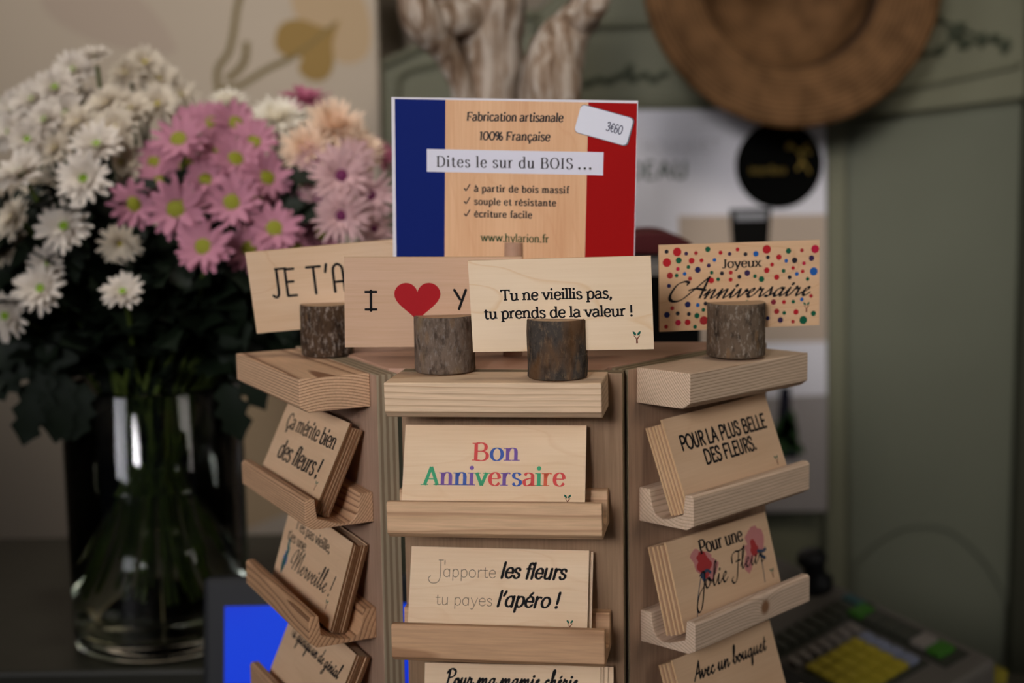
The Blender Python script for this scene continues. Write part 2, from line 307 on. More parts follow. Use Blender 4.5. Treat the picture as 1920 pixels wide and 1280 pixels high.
SCRIPT = {
 'a': (4.2, "S.. 0,1.2 .7,1.9|"+_bowl+"|S.. 3,3.2 2.7,1.2 3,.1 3.6,.4 4.2,1.2"), 'b': (3.4, "S.. 0,1.2 1.2,3.5 1.9,6.5 1.6,7.8 1.1,6.8 .8,3 .9,.8 1.5,.1 2.4,.7 2.7,2.2 2.2,3 2.6,2.4 3.4,2.2"),
 'c': (2.9, "S.. 0,1.2 1.4,2.9 2.2,2.7 1.7,3.3 .8,2.5 .6,1 1.2,.1 2.1,.3 2.9,1.2"), 'd': (4.4, "S.. 0,1.2 .7,1.9|"+_bowl+"|S.. 3.4,7.2 3,3 2.8,1 3.1,.1 3.7,.4 4.4,1.2"),
 'e': (3.0, "S.. 0,1.2 1.2,1.7 2,2.7 1.6,3.3 .9,2.6 .7,1.2 1.3,.1 2.1,.2 3,1.2"), 'g': (4.2, "S.. 0,1.2 .7,1.9|"+_bowl+"|S.. 3,3.2 2.8,0 2.3,-2.8 1.2,-3.8 .5,-2.9 1.8,-1 4.2,1.2"),
 'h': (4.0, "S.. 0,1.2 1.2,3.5 1.9,6.5 1.6,7.8 1.1,6.8 .9,3 .7,0|S.. .7,.2 1.3,2 2.2,3.2 2.7,2.8 2.6,1.2 2.8,.1 3.4,.4 4,1.2"),
 'i': (2.2, "S.. 0,1.2 .8,3.1|S.. .9,3.2 .7,.8 1,.1 1.6,.3 2.2,1.2|D 1.2,4.7"), 'l': (2.4, "S.. 0,1.2 1.2,3.5 1.9,6.5 1.7,7.8 1.2,7.2 .9,4 .9,1.2 1.3,.1 1.9,.4 2.4,1.2"),
 'm': (6.2, "S.. 0,1.2 .8,3|S.. .9,3.3 .8,0|S.. .8,.2 1.4,2 2.2,3.2 2.7,2.8 2.6,0|S.. 2.6,.2 3.2,2 4,3.2 4.6,2.8 4.5,.6 4.9,0 5.5,.4 6.2,1.2"),
 'n': (4.2, "S.. 0,1.2 .8,3|S.. .9,3.3 .8,0|S.. .8,.2 1.4,2 2.3,3.2 2.8,2.8 2.7,.7 3,0 3.6,.4 4.2,1.2"),
 'o': (3.3, "S.. 0,1.2 .6,1.9|S.. 1.9,3.2 .9,2.8 .5,1.4 1.1,.1 2.1,.5 2.6,2 2,3.1 1.7,2.7 2.4,2.2 3.3,2"), 'p': (3.8, "S.. 0,1.2 .8,3|S.. .9,3.4 .7,-3.8|S.. .8,1.5 1.6,3 2.6,3 2.9,1.6 2.2,.2 1.2,.3|S.. 2.2,.2 3.1,.4 3.8,1.2"),
 'q': (4.2, "S.. 0,1.2 .7,1.9|"+_bowl+"|S.. 3,3.2 2.8,0 2.6,-2.5 2.8,-3.8 3.3,-2.6 3.4,-.5 4.2,1.2"), 'r': (3.3, "S.. 0,1.2 .8,3.3|S.. .8,3.5 1.2,2.9 2,2.9|S.. 2,3 1.9,1 2.2,.1 2.8,.4 3.3,1.2"),
 's': (2.9, "S.. 0,1.2 1,2.6 1.5,3.6|S.. 1.5,3.5 1.7,2.4 2,1 1.5,.1 .6,.3|S.. 1.9,.6 2.4,.7 2.9,1.2"), 't': (2.5, "S.. 0,1.2 1.1,3.5|S.. 1.5,5.6 1.1,3 .9,1 1.3,.1 1.9,.4 2.5,1.2|L.. .4,3.6 2.4,3.9"),
 'u': (4.2, "S.. 0,1.2 .8,3|S.. .9,3.2 .7,1 1.1,.1 1.9,.6 2.7,2.2|S.. 2.9,3.2 2.7,1.2 3,.1 3.6,.4 4.2,1.2"), 'v': (3.6, "S.. 0,1.2 .7,3|S.. .8,3.2 1.1,1.4 1.3,.1 2,.6 2.8,2.2 2.9,3.1 3.2,2.5 3.6,2.3"),
 "'": (1.2, "L.. 1,7.2 .6,5.4"), '!': (2.2, "L.. 1,7.4 .9,2|D .9,.3"),
 'A': (11, "S.. 3.4,5.6 3.5,6.4 1.9,6.8 0,5.5 -.6,2 0,0 1.7,-1 4.1,-.3 6.6,3.5 9.6,8.5|L.. 9.6,8.5 9.9,0|S.. 5,3.3 7.2,3.9 10.6,3.2"),
 'M': (9, "S.. .5,1.8 -.6,2.2 -.2,4.8 1.2,7 2.3,6.8 2.5,4.5 2,0|S.. 1.9,.3 3.5,5 4.9,7.5|S.. 4.9,7.5 4.9,3.5 4.6,.2|S.. 4.6,.2 6,4.5 7.6,7.5|S.. 7.6,7.5 7.4,2 7.6,.2 8.3,.3 9,1.2"),
 'J': (3.4, "S.. 1,4.5 2.3,5.6 3.4,4.8 3.2,1 2.5,-5 1.2,-6.8 .2,-5 1,-1.5 3.4,1.2"), 'F': (5.0, "S.. .5,3.2 .2,5.5 2,6.8 4,6.6 6.5,7.2|S.. 4,6.6 3.6,2 3,-3 1.5,-4 .4,-2.8 1.2,-1.8|L.. 2.3,3.2 5,3.4"),
 '@': (4.8, "S.. .2,0 2,3.5 3.6,7.4|S.. 3.6,7.4 3.8,3 4.2,.2 4.8,1.2|L.. 1.4,2.6 4.6,2.8"), 'P': (4.6, "S.. 1.6,7 1.4,3 1,0 .3,-.3|S.. .3,5.5 1.2,7 3,7.4 4.6,6.4 4.4,4.6 3,3.6 1.5,3.4"),
}
ACC = {'é': ('e', 'a'), 'à': ('a', 'g'), 'è': ('e', 'g'), 'ç': ('c', 'c'), 'Ç': ('C', 'c'), 'É': ('E', 'a')}
def spline(pts, n=7):
    P = [pts[0]] + pts + [pts[-1]]; out = []
    for i in range(1, len(P)-2):
        a, b, c, d = P[i-1:i+3]
        for k in range(n):
            t = k/n
            out.append(tuple(.5*(2*b[j]+(c[j]-a[j])*t+(2*a[j]-5*b[j]+4*c[j]-d[j])*t*t+(3*b[j]-a[j]-3*c[j]+d[j])*t**3) for j in (0, 1)))
    out.append(P[-2]); return out

class Style:
    def __init__(s, w=.9, con=.8, serif=0, st=.5, slant=0, font=ROMAN, nib=None, track=0, round_=False):
        s.w, s.con, s.serif, s.st, s.slant, s.font, s.nib, s.track, s.round = w, con, serif, st, slant, font, nib, track, round_

def text(mb, y, s, st, x0, x1, base, unit, mat, mats=None, rise=0):
    """draw s on the plane local y, between x0 and x1 (mm), baseline height base (mm), unit mm per design unit"""
    def glyph(ch):
        if ch in ACC:
            b, k = ACC[ch]; adv, g = st.font[b]; top = 7 if b.isupper() else (5 if st.font is ROMAN else 3.3); cx = adv/2-.1
            if k == 'a': g += "|L.. %g,%g %g,%g" % (cx-.3, top+.7, cx+.8, top+2.0)
            if k == 'g': g += "|L.. %g,%g %g,%g" % (cx+.2, top+.7, cx-.9, top+2.0)
            if k == 'c': g += "|S.. %g,0 %g,-.8 %g,-1.2 %g,-2 %g,-2.1" % (cx, cx, cx+.6, cx+.2, cx-.8)
            return adv, g
        return st.font[ch]
    tot = sum((2.2 if c == ' ' else glyph(c)[0]) + st.track for c in s) - st.track
    xs = (x1-x0)/(tot*unit) if x1 is not None else 1.0
    pen = x0
    for idx, ch in enumerate(s):
        if ch == ' ': pen += (2.2+st.track)*unit*xs; continue
        adv, g = glyph(ch); m = mats[idx] if mats else mat
        def tr(p):
            fx = pen + (p[0] + st.slant*p[1])*unit*xs
            return (fx/1000, y, (base + rise*(fx-x0)/max(1e-6, (x1-x0) if x1 else 1) + p[1]*unit)/1000)
        def poly(pts): mb.add([tr(p) for p in pts], [tuple(range(len(pts)))], m)
        def disc(c, r, n=10, sx=None):
            poly([(c[0]+r*math.cos(2*math.pi*k/n)/(xs if xs > .2 else 1), c[1]+r*math.sin(2*math.pi*k/n)) for k in range(n)])
        for part in g.split('|'):
            hd, rest = part.split(' ', 1); kind = hd[0]
            if kind == 'D':
                c = tuple(float(v) for v in rest.split(',')); disc(c, max(.5, st.w*.62), 12); continue
            if kind == 'O':
                cx, cy, rx, ry = [float(v) for v in rest.split(',')]
                pts = [(cx+rx*math.cos(2*math.pi*k/28), cy+ry*math.sin(2*math.pi*k/28)) for k in range(29)]
            else:
                pts = [tuple(float(v) for v in q.split(',')) for q in rest.split()]
                if kind == 'S': pts = spline(pts)
            n = len(pts); wl = []
            for i, p in enumerate(pts):
                a, b = pts[max(0, i-1)], pts[min(n-1, i+1)]
                if kind == 'O' and i in (0, n-1): a, b = pts[-2], pts[1]
                dx, dy = (b[0]-a[0]), b[1]-a[1]; l = math.hypot(dx*xs, dy) or 1
                ux, uy = dx*xs/l, dy/l
                if st.nib is not None:
                    wd = st.w*(st.con+(1-st.con)*abs(ux*math.sin(st.nib)-uy*math.cos(st.nib)))
                else: wd = st.w*(st.con+(1-st.con)*abs(uy)**1.6)
                wl.append((-uy*wd/2/xs, ux*wd/2))
            for i in range(n-1):
                p, q = pts[i], pts[i+1]; a, b = wl[i], wl[i+1]
                mb.add([tr((p[0]+a[0], p[1]+a[1])), tr((p[0]-a[0], p[1]-a[1])), tr((q[0]-b[0], q[1]-b[1])), tr((q[0]+b[0], q[1]+b[1]))], [(0, 1, 2, 3)], m)
            if st.round or (kind == 'S' and st.nib is not None):
                for i in (0, n-1): disc(pts[i], math.hypot(wl[i][0]*xs, wl[i][1]), 8)
            if st.serif and kind == 'L':
                for e, c in ((0, hd[1]), (n-1, hd[2])):
                    p = pts[e]
                    if c == '.': continue
                    top = pts[e][1] > pts[n-1-e][1]
                    if c == 'v':
                        poly([(p[0]-st.st/2, p[1]+st.w*st.con/2), (p[0]+st.st/2, p[1]+st.w*st.con/2), (p[0]+st.st/2, p[1]-1.5), (p[0]-st.st/2, p[1]-1.2)]); continue
                    lx = st.serif if c in 'fl' else -0; rx = st.serif if c in 'fr' else 0
                    sl = st.w/2/xs
                    z0, z1 = (p[1]-st.st, p[1]) if top else (p[1], p[1]+st.st)
                    poly([(p[0]-sl-lx, z0), (p[0]+sl+rx, z0), (p[0]+sl+rx, z1), (p[0]-sl-lx, z1)])
        pen += (adv+st.track)*unit*xs

def disc_mm(mb, y, cx, cz, r, m, n=20, sx=1):
    mb.add([((cx+sx*r*math.cos(2*math.pi*k/n))/1000, y, (cz+r*math.sin(2*math.pi*k/n))/1000) for k in range(n)], [tuple(range(n))], m)
def poly_mm(mb, y, pts, m): mb.add([(a/1000, y, b/1000) for a, b in pts], [tuple(range(len(pts)))], m)
def rect_mm(mb, y, x0, x1, z0, z1, m): poly_mm(mb, y, [(x0, z0), (x1, z0), (x1, z1), (x0, z1)], m)
def tree_logo(mb, y, cx, z0, h, ml, mt):
    u = h/6.0
    for s in (-1, 1):
        a = R(90-s*38); d = (math.cos(a), math.sin(a)); nrm = (-d[1], d[0]); o = (cx+s*.25*u, z0+3.7*u); L = 2.6*u
        pts = [(o[0]+d[0]*L*t+nrm[0]*w_*L, o[1]+d[1]*L*t+nrm[1]*w_*L) for t, w_ in ((0, 0), (.3, .2), (.65, .21), (1, 0), (.65, -.21), (.3, -.2))]
        poly_mm(mb, y, pts, ml)
        poly_mm(mb, y, [(cx-.35*u*s*0-.3*u, z0+1.9*u), (cx+.3*u, z0+1.9*u), (cx+s*1.6*u, z0+3.7*u), (cx+s*1.1*u, z0+3.7*u)], mt)
    poly_mm(mb, y, [(cx-.4*u, z0), (cx+.4*u, z0), (cx+.35*u, z0+2.3*u), (cx-.35*u, z0+2.3*u)], mt)

SLAB = Style(1.32, .72, .55, .85); DIDONE = Style(1.1, .36, .55, .34, track=.9); BOOK = Style(1.5, .6, .55, .6, track=.7)
FANCY = Style(1.4, .62, .25, .7, slant=.08, track=.2); WEB = Style(1.1, .6, .4, .5, track=.2); HAND = Style(.62, 1, round_=True); BOLDHAND = Style(1.25, 1, round_=True)
JOY = Style(1.5, .42, .5, .45); BON = Style(1.4, .28, .75, .34, track=.3); THIN = Style(.4, 1, round_=True); BOLDIT = Style(1.4, .66, slant=.24, round_=True)
COND = Style(1.5, .42, .45, .42); CONDIT = Style(1.25, .45, .3, .4, slant=.12)
SCR = Style(1.1, .42, slant=.45, font=SCRIPT, nib=R(35)); SCR2 = Style(.75, .4, slant=.3, font=SCRIPT, nib=R(35)); BRUSH = Style(1.1, .6, slant=.25, font=SCRIPT, nib=R(30))

# ------------------------------------------------------------------ the room
def struct(o): o['kind'] = 'structure'; return o
PLASTER = flat('wall_plaster', 'b9ab98', .9, .1, vary=.06, scale=6)
struct(MB().box(-2.4, 2.4, -2.2, 2.6, -.05, 0).build('floor', flat('floor_oak', '5d4a38', .6, vary=.15, scale=9)))
struct(MB().box(-2.4, 2.4, -2.2, 2.6, 2.7, 2.75).build('ceiling', flat('ceiling_paint', 'b8b0a4', .9)))
struct(MB().box(-2.4, 2.4, 2.10, 2.16, 0, 2.7).build('wall_back', PLASTER))
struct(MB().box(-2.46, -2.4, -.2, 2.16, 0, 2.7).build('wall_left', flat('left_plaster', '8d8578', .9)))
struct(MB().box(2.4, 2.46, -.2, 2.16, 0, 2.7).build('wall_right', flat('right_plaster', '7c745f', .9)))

# counter
ctr = empty('shop_counter', loc=(0, .95, 0)); tag(ctr, 'dark olive painted shop counter under the card stand and flower vase', 'counter')
MB().prism([(-1.5, -.62), (.62, -.62), (.62, .215), (.345, .245), (.285, .285), (.19, .47), (-1.5, .47)], .86, .90, axis='z').build('worktop', flat('counter_top', '3a3426', .45, .35, vary=.12, scale=14), ctr, bevel=.004)
MB().prism([(-1.46, -.56), (.58, -.56), (.58, .18), (.32, .21), (.26, .26), (.17, .44), (-1.46, .44)], .0006, .8598, axis='z').build('cabinet', flat('counter_body', '3a382c', .7), ctr)

# ------------------------------------------------------------------ botanical wall hanging
cv = empty('botanical_wall_panel', loc=(-.95, 1.93, 1.35)); tag(cv, 'large beige wall panel printed with golden leaves and curling stems, behind the flowers', 'wall art')
CY = 1.93
def cvp(x, y): p = at(x, y, CY); return ((p.x+.95), (p.z-1.35))
xr = cvp(708, 100)[0]
mb = MB(); mb.box(-.62, xr, 0, .03, -.75, .85, 0, 1)
mb.flat = False
def cvpoly(pts, m, dy): mb.add([(cvp(*p)[0], -dy, cvp(*p)[1]) for p in pts], [tuple(range(len(pts)))], m)
def cvline(pts, wpx, m, dy):
    p = spline(pts, 8)
    for i in range(len(p)-1):
        a, b = p[i], p[i+1]; dx, dyy = b[0]-a[0], b[1]-a[1]; l = math.hypot(dx, dyy) or 1; nx, ny = -dyy/l*wpx/2, dx/l*wpx/2
        cvpoly([(a[0]+nx, a[1]+ny), (a[0]-nx, a[1]-ny), (b[0]-nx, b[1]-ny), (b[0]+nx, b[1]+ny)], m, dy)
cvpoly(spline([(90, -40), (240, -20), (330, 90), (250, 95), (140, 60), (80, 10), (90, -40)]), 4, .0004)
cvpoly(spline([(545, -60), (640, -60), (690, 20), (690, 100), (640, 118), (590, 60), (550, 20), (545, -60)]), 5, .0004)
cvpoly([(150, 640), (330, 620), (520, 660), (700, 640), (700, 900), (440, 1000), (160, 940)], 5, .0004)
cvline([(470, -40), (448, 0), (438, 60), (428, 100), (408, 130), (410, 175), (418, 220)], 12, 2, .0006)
cvline([(462, 78), (460, 110), (448, 130), (425, 150)], 13, 2, .0008)
cvline([(412, 168), (450, 160), (500, 130), (545, 108), (600, 70)], 11, 2, .0010)
cvpoly(spline([(638, 36), (612, 52), (560, 36), (525, 48), (516, 85), (535, 105), (565, 108), (560, 130), (580, 150), (610, 148), (626, 120), (624, 80), (638, 36)]), 3, .0012)
cvline([(540, 110), (580, 85), (630, 42)], 5, 2, .0014)
mb.build('panel_sheet', [flat('canvas_beige', 'cdbda8', .85, .15, vary=.05, scale=5), flat('canvas_edge', 'cfc4b0', .8), flat('stem_print', '87764f', .8), flat('leaf_print', 'a5854a', .7), flat('pale_leaf_print', 'c5b29f', .8), flat('tan_wash_print', 'c9ad88', .8)], cv, fix=False)

# ------------------------------------------------------------------ armoire with its carved doors
AY = 1.72
GREEN = flat('armoire_paint', '77765f', .55, .3, vary=.10, scale=7); GREEN2 = flat('armoire_panel_paint', '6c6e5c', .55, .3, vary=.10, scale=7); CARVE = flat('carving_shadow_paint', '454a38', .6)  # sprigs get a darker green that paints in their carved shadows
arm = empty('painted_armoire', loc=(.45, AY, 0)); tag(arm, 'tall sage green painted armoire with carved sprigs, poster on its left side', 'armoire')
def ax(x, y, dy=0): p = at(x, y, AY+dy); return (p.x-.45, p.z)
top = [(712, 112), (728, 100), (745, 94), (775, 80), (820, 55), (880, 30), (950, 16), (1010, 12), (1100, -60)]
prof = [ax(712, 700)] + [ax(*p) for p in top]
prof = [(prof[0][0], 0.0006)] + prof[1:] + [(prof[-1][0]+.05, 2.25), (.62, 2.25), (.62, 0.0006)]
MB().prism(prof, .03, .36, axis='y').build('carcass', GREEN, arm, bevel=.004)
def strip(name, pts, wpx, th, mat, parent, dy=0, spl=True, rounded=True):
    p = spline(pts, 6) if spl else pts
    q = [ax(*a, dy) for a in p]; m = MB(); wd = wpx/F_PX*AY/2
    m.tube([(a, .03+dy, b) for a, b in q], wd, 8)
    m.v = [(x, .03+dy+(yy-.03-dy)*th/wd, z) for x, yy, z in m.v]
    return m.build(name, mat, parent)
strip('cornice_moulding', [(712, 120), (745, 104), (790, 84), (850, 52), (930, 32), (1010, 26)], 16, .012, GREEN, arm)
strip('cornice_moulding', [(1000, 46), (1120, 44), (1240, 40), (1400, 20), (1560, -10)], 16, .016, GREEN, arm)
strip('panel_moulding', [(742, 760), (742, 400), (742, 170), (750, 140), (775, 126), (850, 112), (930, 100)], 12, .010, GREEN, arm)
strip('lower_rail', [(1080, 196), (1200, 197), (1330, 196), (1560, 190)], 20, .010, GREEN, arm)
# left door area behind the poster
def sprig(name, base, leaves, dy):
    m = MB()
    for x, y, a, l in leaves:
        c = ax(x, y, dy); L_ = l/F_PX*AY; ca, sa = math.cos(R(a)), math.sin(R(a))
        vs = []; fs = []
        for i in range(7):
            t = i/6; wd = .30*L_*math.sin(math.pi*min(1, t*.92+.04)); hx = L_*(t-.5)
            for k in range(5):
                s_ = (k-2)/2; vs.append((c[0]+ca*hx-sa*s_*wd, .03+dy-.006*(1-s_*s_)*math.sin(math.pi*t)-.0005, c[1]+sa*hx+ca*s_*wd))
        fs = [(i*5+k, i*5+k+1, (i+1)*5+k+1, (i+1)*5+k) for i in range(6) for k in range(4)]
        m.add(vs, fs, 0, True)
    for i in range(len(leaves)-1):
        a, b = ax(*leaves[i][:2], dy), ax(*leaves[i+1][:2], dy); m.tube([(a[0], .028+dy, a[1]), (b[0], .028+dy, b[1])], .002, 6)
    return m.build(name, CARVE, arm)
sprig('carved_sprig', 0, [(1105, 155, 30, 26), (1128, 148, -20, 24), (1148, 150, 40, 26), (1165, 142, 15, 24), (1183, 128, 50, 26), (1188, 146, -25, 26), (1212, 140, 20, 24), (1232, 148, 30, 24), (1250, 138, 0, 22)], 0)
# right-hand door: frame raised over a recessed panel
door = []
fr = [ax(1550, 1500), ax(1550, 150), ax(1550, -200), ax(1925, -200), ax(1925, 184), ax(1800, 200), ax(1680, 214), ax(1588, 226), ax(1588, 1500)]
MB().prism([(x, z) for x, z in fr], 0, .03, axis='y').build('door_frame', GREEN, arm, bevel=.003)
strip('door_moulding', [(1590, 1400), (1591, 800), (1590, 300), (1594, 240), (1640, 224), (1760, 210), (1925, 190)], 13, .014, GREEN, arm, -.004)
strip('top_rail_moulding', [(1552, 196), (1620, 180), (1700, 165), (1800, 145), (1925, 118)], 15, .010, GREEN, arm, -.028)
MB().prism([ax(1560, 1400, .02), ax(1560, 150, .02), ax(1930, 100, .02), ax(1930, 1400, .02)], .024, .03, axis='y').build('door_panel', GREEN2, arm)
arc = spline([(1606, 1066), (1640, 1030), (1690, 1000), (1735, 992), (1785, 1002), (1835, 1042), (1875, 1100), (1900, 1170), (1906, 1270)], 5)
MB().prism([ax(*p, .01) for p in [(1588, 1500), (1588, 150), (1925, 100), (1925, 1500), (1908, 1500)] + arc[::-1] + [(1600, 1500)]], .016, .0245, axis='y').build('arched_panel', GREEN2, arm, bevel=.004, seg=3)
sprig('carved_sprig', 0, [(1742, 100, 30, 30), (1778, 92, 45, 30), (1803, 64, -40, 34), (1812, 50, 30, 36), (1825, 80, 25, 34), (1858, 72, 80, 32), (1880, 68, 15, 28), (1902, 84, 70, 34), (1772, 34, 60, 24)], -.03)
MB().box(.135, .62, -.002, .05, .0006, 2.2).build('door_gap_shade_strip', flat('door_gap_shadow', '3c3c2d', .7), arm).location = (ax(1912, 640)[0]-.135, 0, 0)  # dark strip: the shade of the gap past the door, put into colour

# poster
PY = 1.708
ps = empty('poster', loc=(at(1372, 580, PY).x, PY, at(1372, 580, PY).z)); tag(ps, 'white advertising poster with black round badge and a black candle, fixed to the armoire', 'poster')
def pp(x, y): p = at(x, y, PY)-ps.location; return (p.x*1000, p.z*1000)
mb = MB()
pc = [pp(1088, 207), pp(1548, 203), pp(1551, 958), pp(1088, 962)]
mb.prism([(x/1000, z/1000) for x, z in pc], 0, .0015, axis='y')
def pq(px, m, k): poly_mm(mb, -.0003*k, [pp(*a) for a in px], m)
pq([(1272, 405), (1548, 402), (1549, 640), (1278, 645)], 1, 1)
pq([(1090, 760), (1551, 740), (1551, 958), (1090, 960)], 3, 1)
def pt_(s, st, xa, xb, yb, unit, m):
    a, b = pp(xa, yb), pp(xb, yb); text(mb, -.0009, s, st, a[0], b[0], a[1], unit, m)
pt_('VOTRE BOUQUET', Style(.5, .9), 1092, 1352, 287, 1.75, 4)
pt_('CADEAU', Style(1.3, .9), 1112, 1290, 336, 2.6, 5)
# printed candle
pq([(1367, 392), (1446, 390), (1438, 500), (1376, 502)], 6, 2)
pq([(1376, 398), (1438, 397), (1436, 412), (1380, 413)], 7, 3)
# printed bottle in leaves
pq([(1462, 725), (1482, 725), (1484, 780), (1496, 800), (1496, 860), (1456, 860), (1456, 800)], 8, 2)
for (x, y, a, l) in ((1465, 800, 60, 60), (1480, 810, 110, 70), (1470, 830, 80, 60), (1490, 835, 140, 50), (1456, 820, 40, 40), (1482, 790, 90, 50)):
    ca, sa = math.cos(R(a)), math.sin(R(a))
    pq([(x+ca*l*(t-.5)-sa*w_*l, y-sa*l*(t-.5)-ca*w_*l) for t, w_ in ((0, 0), (.3, .2), (.7, .2), (1, 0), (.7, -.2), (.3, -.2))], 9, 3)
c = pp(1460, 309); r_ = 81/F_PX*PY*1000
disc_mm(mb, -.0012, c[0], c[1], r_, 2, 48)
text(mb, -.0015, 'Interflora', Style(.75, .7, slant=.15), c[0]-34, c[0]+8, c[1]-10, 1.25, 10)
for pts, wd in (([(8, 18), (16, 20), (22, 14), (30, 18)], 3), ([(22, 16), (26, 4), (20, -6)], 3.5), ([(26, 6), (32, -4), (35, -10)], 2.6), ([(24, 14), (31, 22), (36, 22)], 2.6), ([(30, 16), (36, 12)], 3)):
    q = spline(pts, 5)
    for i in range(len(q)-1):
        a, b = q[i], q[i+1]; l = math.hypot(b[0]-a[0], b[1]-a[1]) or 1; nx, nz = -(b[1]-a[1])/l*wd/2, (b[0]-a[0])/l*wd/2
        poly_mm(mb, -.0015, [(c[0]+a[0]+nx, c[1]+a[1]+nz), (c[0]+a[0]-nx, c[1]+a[1]-nz), (c[0]+b[0]-nx, c[1]+b[1]-nz), (c[0]+b[0]+nx, c[1]+b[1]+nz)], 10)
disc_mm(mb, -.0015, c[0]+12, c[1]+21, 4, 10)
mb.build('poster_sheet', [flat('poster_paper', 'e2dfe2', .5, .3), flat('poster_tan', 'b9a692', .5), flat('badge_black', '0a0a08', .8, .03), flat('poster_grey', '9c948f', .5), flat('poster_grey_type', 'a29d9d', .5), flat('poster_green_type', '4d5a4c', .5), flat('candle_print', '131210', .8, .05), flat('candle_wax_print', '8f8f91', .5), flat('bottle_print', '24232c', .8, .05), flat('leaf_poster_print', '24401a', .6), flat('badge_gold', '8a7128', .5)], ps, fix=False)

# ------------------------------------------------------------------ straw hat on a peg
HY = 1.60
hp = at(1488, -49, HY); hat = empty('straw_hat', loc=hp); hat.rotation_euler = (R(90-6), 0, R(4))
tag(hat, 'wide brimmed brown straw hat hanging upside on the armoire above the poster', 'hat')
def straw(name, c1, c2):
    m, nt, b = nmat(name, .75, .2); L = nt.links; tc = N(nt, 'ShaderNodeTexCoord'); sp = N(nt, 'ShaderNodeSeparateXYZ'); L.new(tc.outputs['Object'], sp.inputs[0])
    r = math_(nt, 'SQRT', math_(nt, 'ADD', math_(nt, 'MULTIPLY', sp.outputs[0], sp.outputs[0]), math_(nt, 'MULTIPLY', sp.outputs[1], sp.outputs[1])))
    r = math_(nt, 'ADD', r, math_(nt, 'MULTIPLY', sp.outputs[2], .6)); s = math_(nt, 'SINE', math_(nt, 'MULTIPLY', r, 1100))
    nz = N(nt, 'ShaderNodeTexNoise', Scale=40.0, Detail=5.0); L.new(tc.outputs['Object'], nz.inputs['Vector'])
    f = math_(nt, 'ADD', math_(nt, 'MULTIPLY', s, .18), nz.outputs['Fac']); rp = ramp(nt, [(.25, c1), (.75, c2)]); L.new(f, rp.inputs[0]); L.new(rp.outputs[0], b.inputs['Base Color'])
    bp = N(nt, 'ShaderNodeBump', Strength=.5, Distance=.001); L.new(s, bp.inputs['Height']); L.new(bp.outputs[0], b.inputs['Normal']); return m
STRAW = straw('woven_straw', '4f361c', '7d5a38')
Rb = 281/F_PX*HY
# local z points at the viewer; the crown goes away from the viewer
mb = MB(); th = .0025
up_ = [(Rb, .0), (Rb*.97, .004), (Rb*.85, .003), (Rb*.72, -.001), (Rb*.64, -.002), (Rb*.61, -.006), (Rb*.59, -.03), (Rb*.56, -.075), (Rb*.48, -.100), (Rb*.28, -.108), (.0005, -.110)]
lo_ = [(max(.0005, r_+(th if i > 4 else 0)), z-th) for i, (r_, z) in enumerate(up_)]
mb.lathe(up_ + lo_[::-1], 64, 0)
brim = mb.build('brim_and_crown', STRAW, hat)
mb = MB(); mb.lathe([(Rb*.612, -.008), (Rb*.600, -.008), (Rb*.580, -.032), (Rb*.592, -.032)], 64, 0, close=True); mb.build('sweatband', flat('hat_band', '4b331d', .8), hat)
lp = MB(); lp.tube([(.013*math.cos(2*math.pi*k/20), Rb+.0105+.013*math.sin(2*math.pi*k/20), -.003) for k in range(21)], .0012, 8, cap=False); lp.build('hanging_loop', flat('loop_cord', '4b331d', .8), hat)
pg = MB(); pg.tube([(0, 0, 0), (0, -.155, .012)], .006, 12); pegw = pg.build('wall_peg', flat('peg_wood', '5b4a35', .6), None, Matrix.Translation((hp.x-.012, AY+.029, hp.z+Rb+.006)))
tag(pegw, 'short wooden peg on the armoire holding up the straw hat', 'peg')

# ------------------------------------------------------------------ driftwood
DW = bpy.data.materials.new('driftwood'); DW.use_nodes = True; nt = DW.node_tree; b = nt.nodes['Principled BSDF']; b.inputs['Roughness'].default_value = .8
tc = N(nt, 'ShaderNodeTexCoord'); mp = N(nt, 'ShaderNodeMapping'); mp.inputs['Scale'].default_value = (130, 130, 13); nt.links.new(tc.outputs['Object'], mp.inputs['Vector'])
nz = N(nt, 'ShaderNodeTexNoise', Scale=1.0, Detail=6.0, Roughness=.6, Distortion=.5); nt.links.new(mp.outputs[0], nz.inputs['Vector'])
rp = ramp(nt, [(.30, '3d2a1c'), (.42, '7d644c'), (.52, 'a3907c'), (.68, 'cdc0b0')]); nt.links.new(nz.outputs['Fac'], rp.inputs[0]); nt.links.new(rp.outputs[0], b.inputs['Base Color'])
bp = N(nt, 'ShaderNodeBump', Strength=.6, Distance=.004); nt.links.new(nz.outputs['Fac'], bp.inputs['Height']); nt.links.new(bp.outputs[0], b.inputs['Normal'])
dr = empty('driftwood', loc=(at(930, 200, 1.25).x, 1.25, .9)); tag(dr, 'bleached forked driftwood branch standing behind the card stand', 'driftwood')
def dwt(name, pxs, jit=.22):
    m = MB(); pts = []; rad = []
    P = spline([(p[0], p[1]) for p in pxs], 6); D = spline([(p[2], p[3]) for p in pxs], 6)
    for (x, y), (Y, r_) in zip(P, D):
        q = at(x, y, Y)-dr.location; pts.append(q); rad.append(max(.003, r_/F_PX*Y))
    m.tube(pts, rad, 22, 0, True, jit); return m.build(name, DW, dr)
trunk = dwt('trunk', [(950, 1150, 1.28, 90), (935, 900, 1.26, 84), (920, 500, 1.25, 74), (912, 200, 1.25, 66), (915, 120, 1.25, 62), (908, 60, 1.25, 68), (900, 0, 1.25, 75), (890, -120, 1.25, 70), (880, -260, 1.25, 50)])
dwt('branch', [(895, 330, 1.24, 22), (872, 190, 1.23, 24), (845, 110, 1.22, 28), (812, 62, 1.21, 34), (790, 30, 1.20, 36), (768, -20, 1.20, 26), (735, -90, 1.21, 20)])
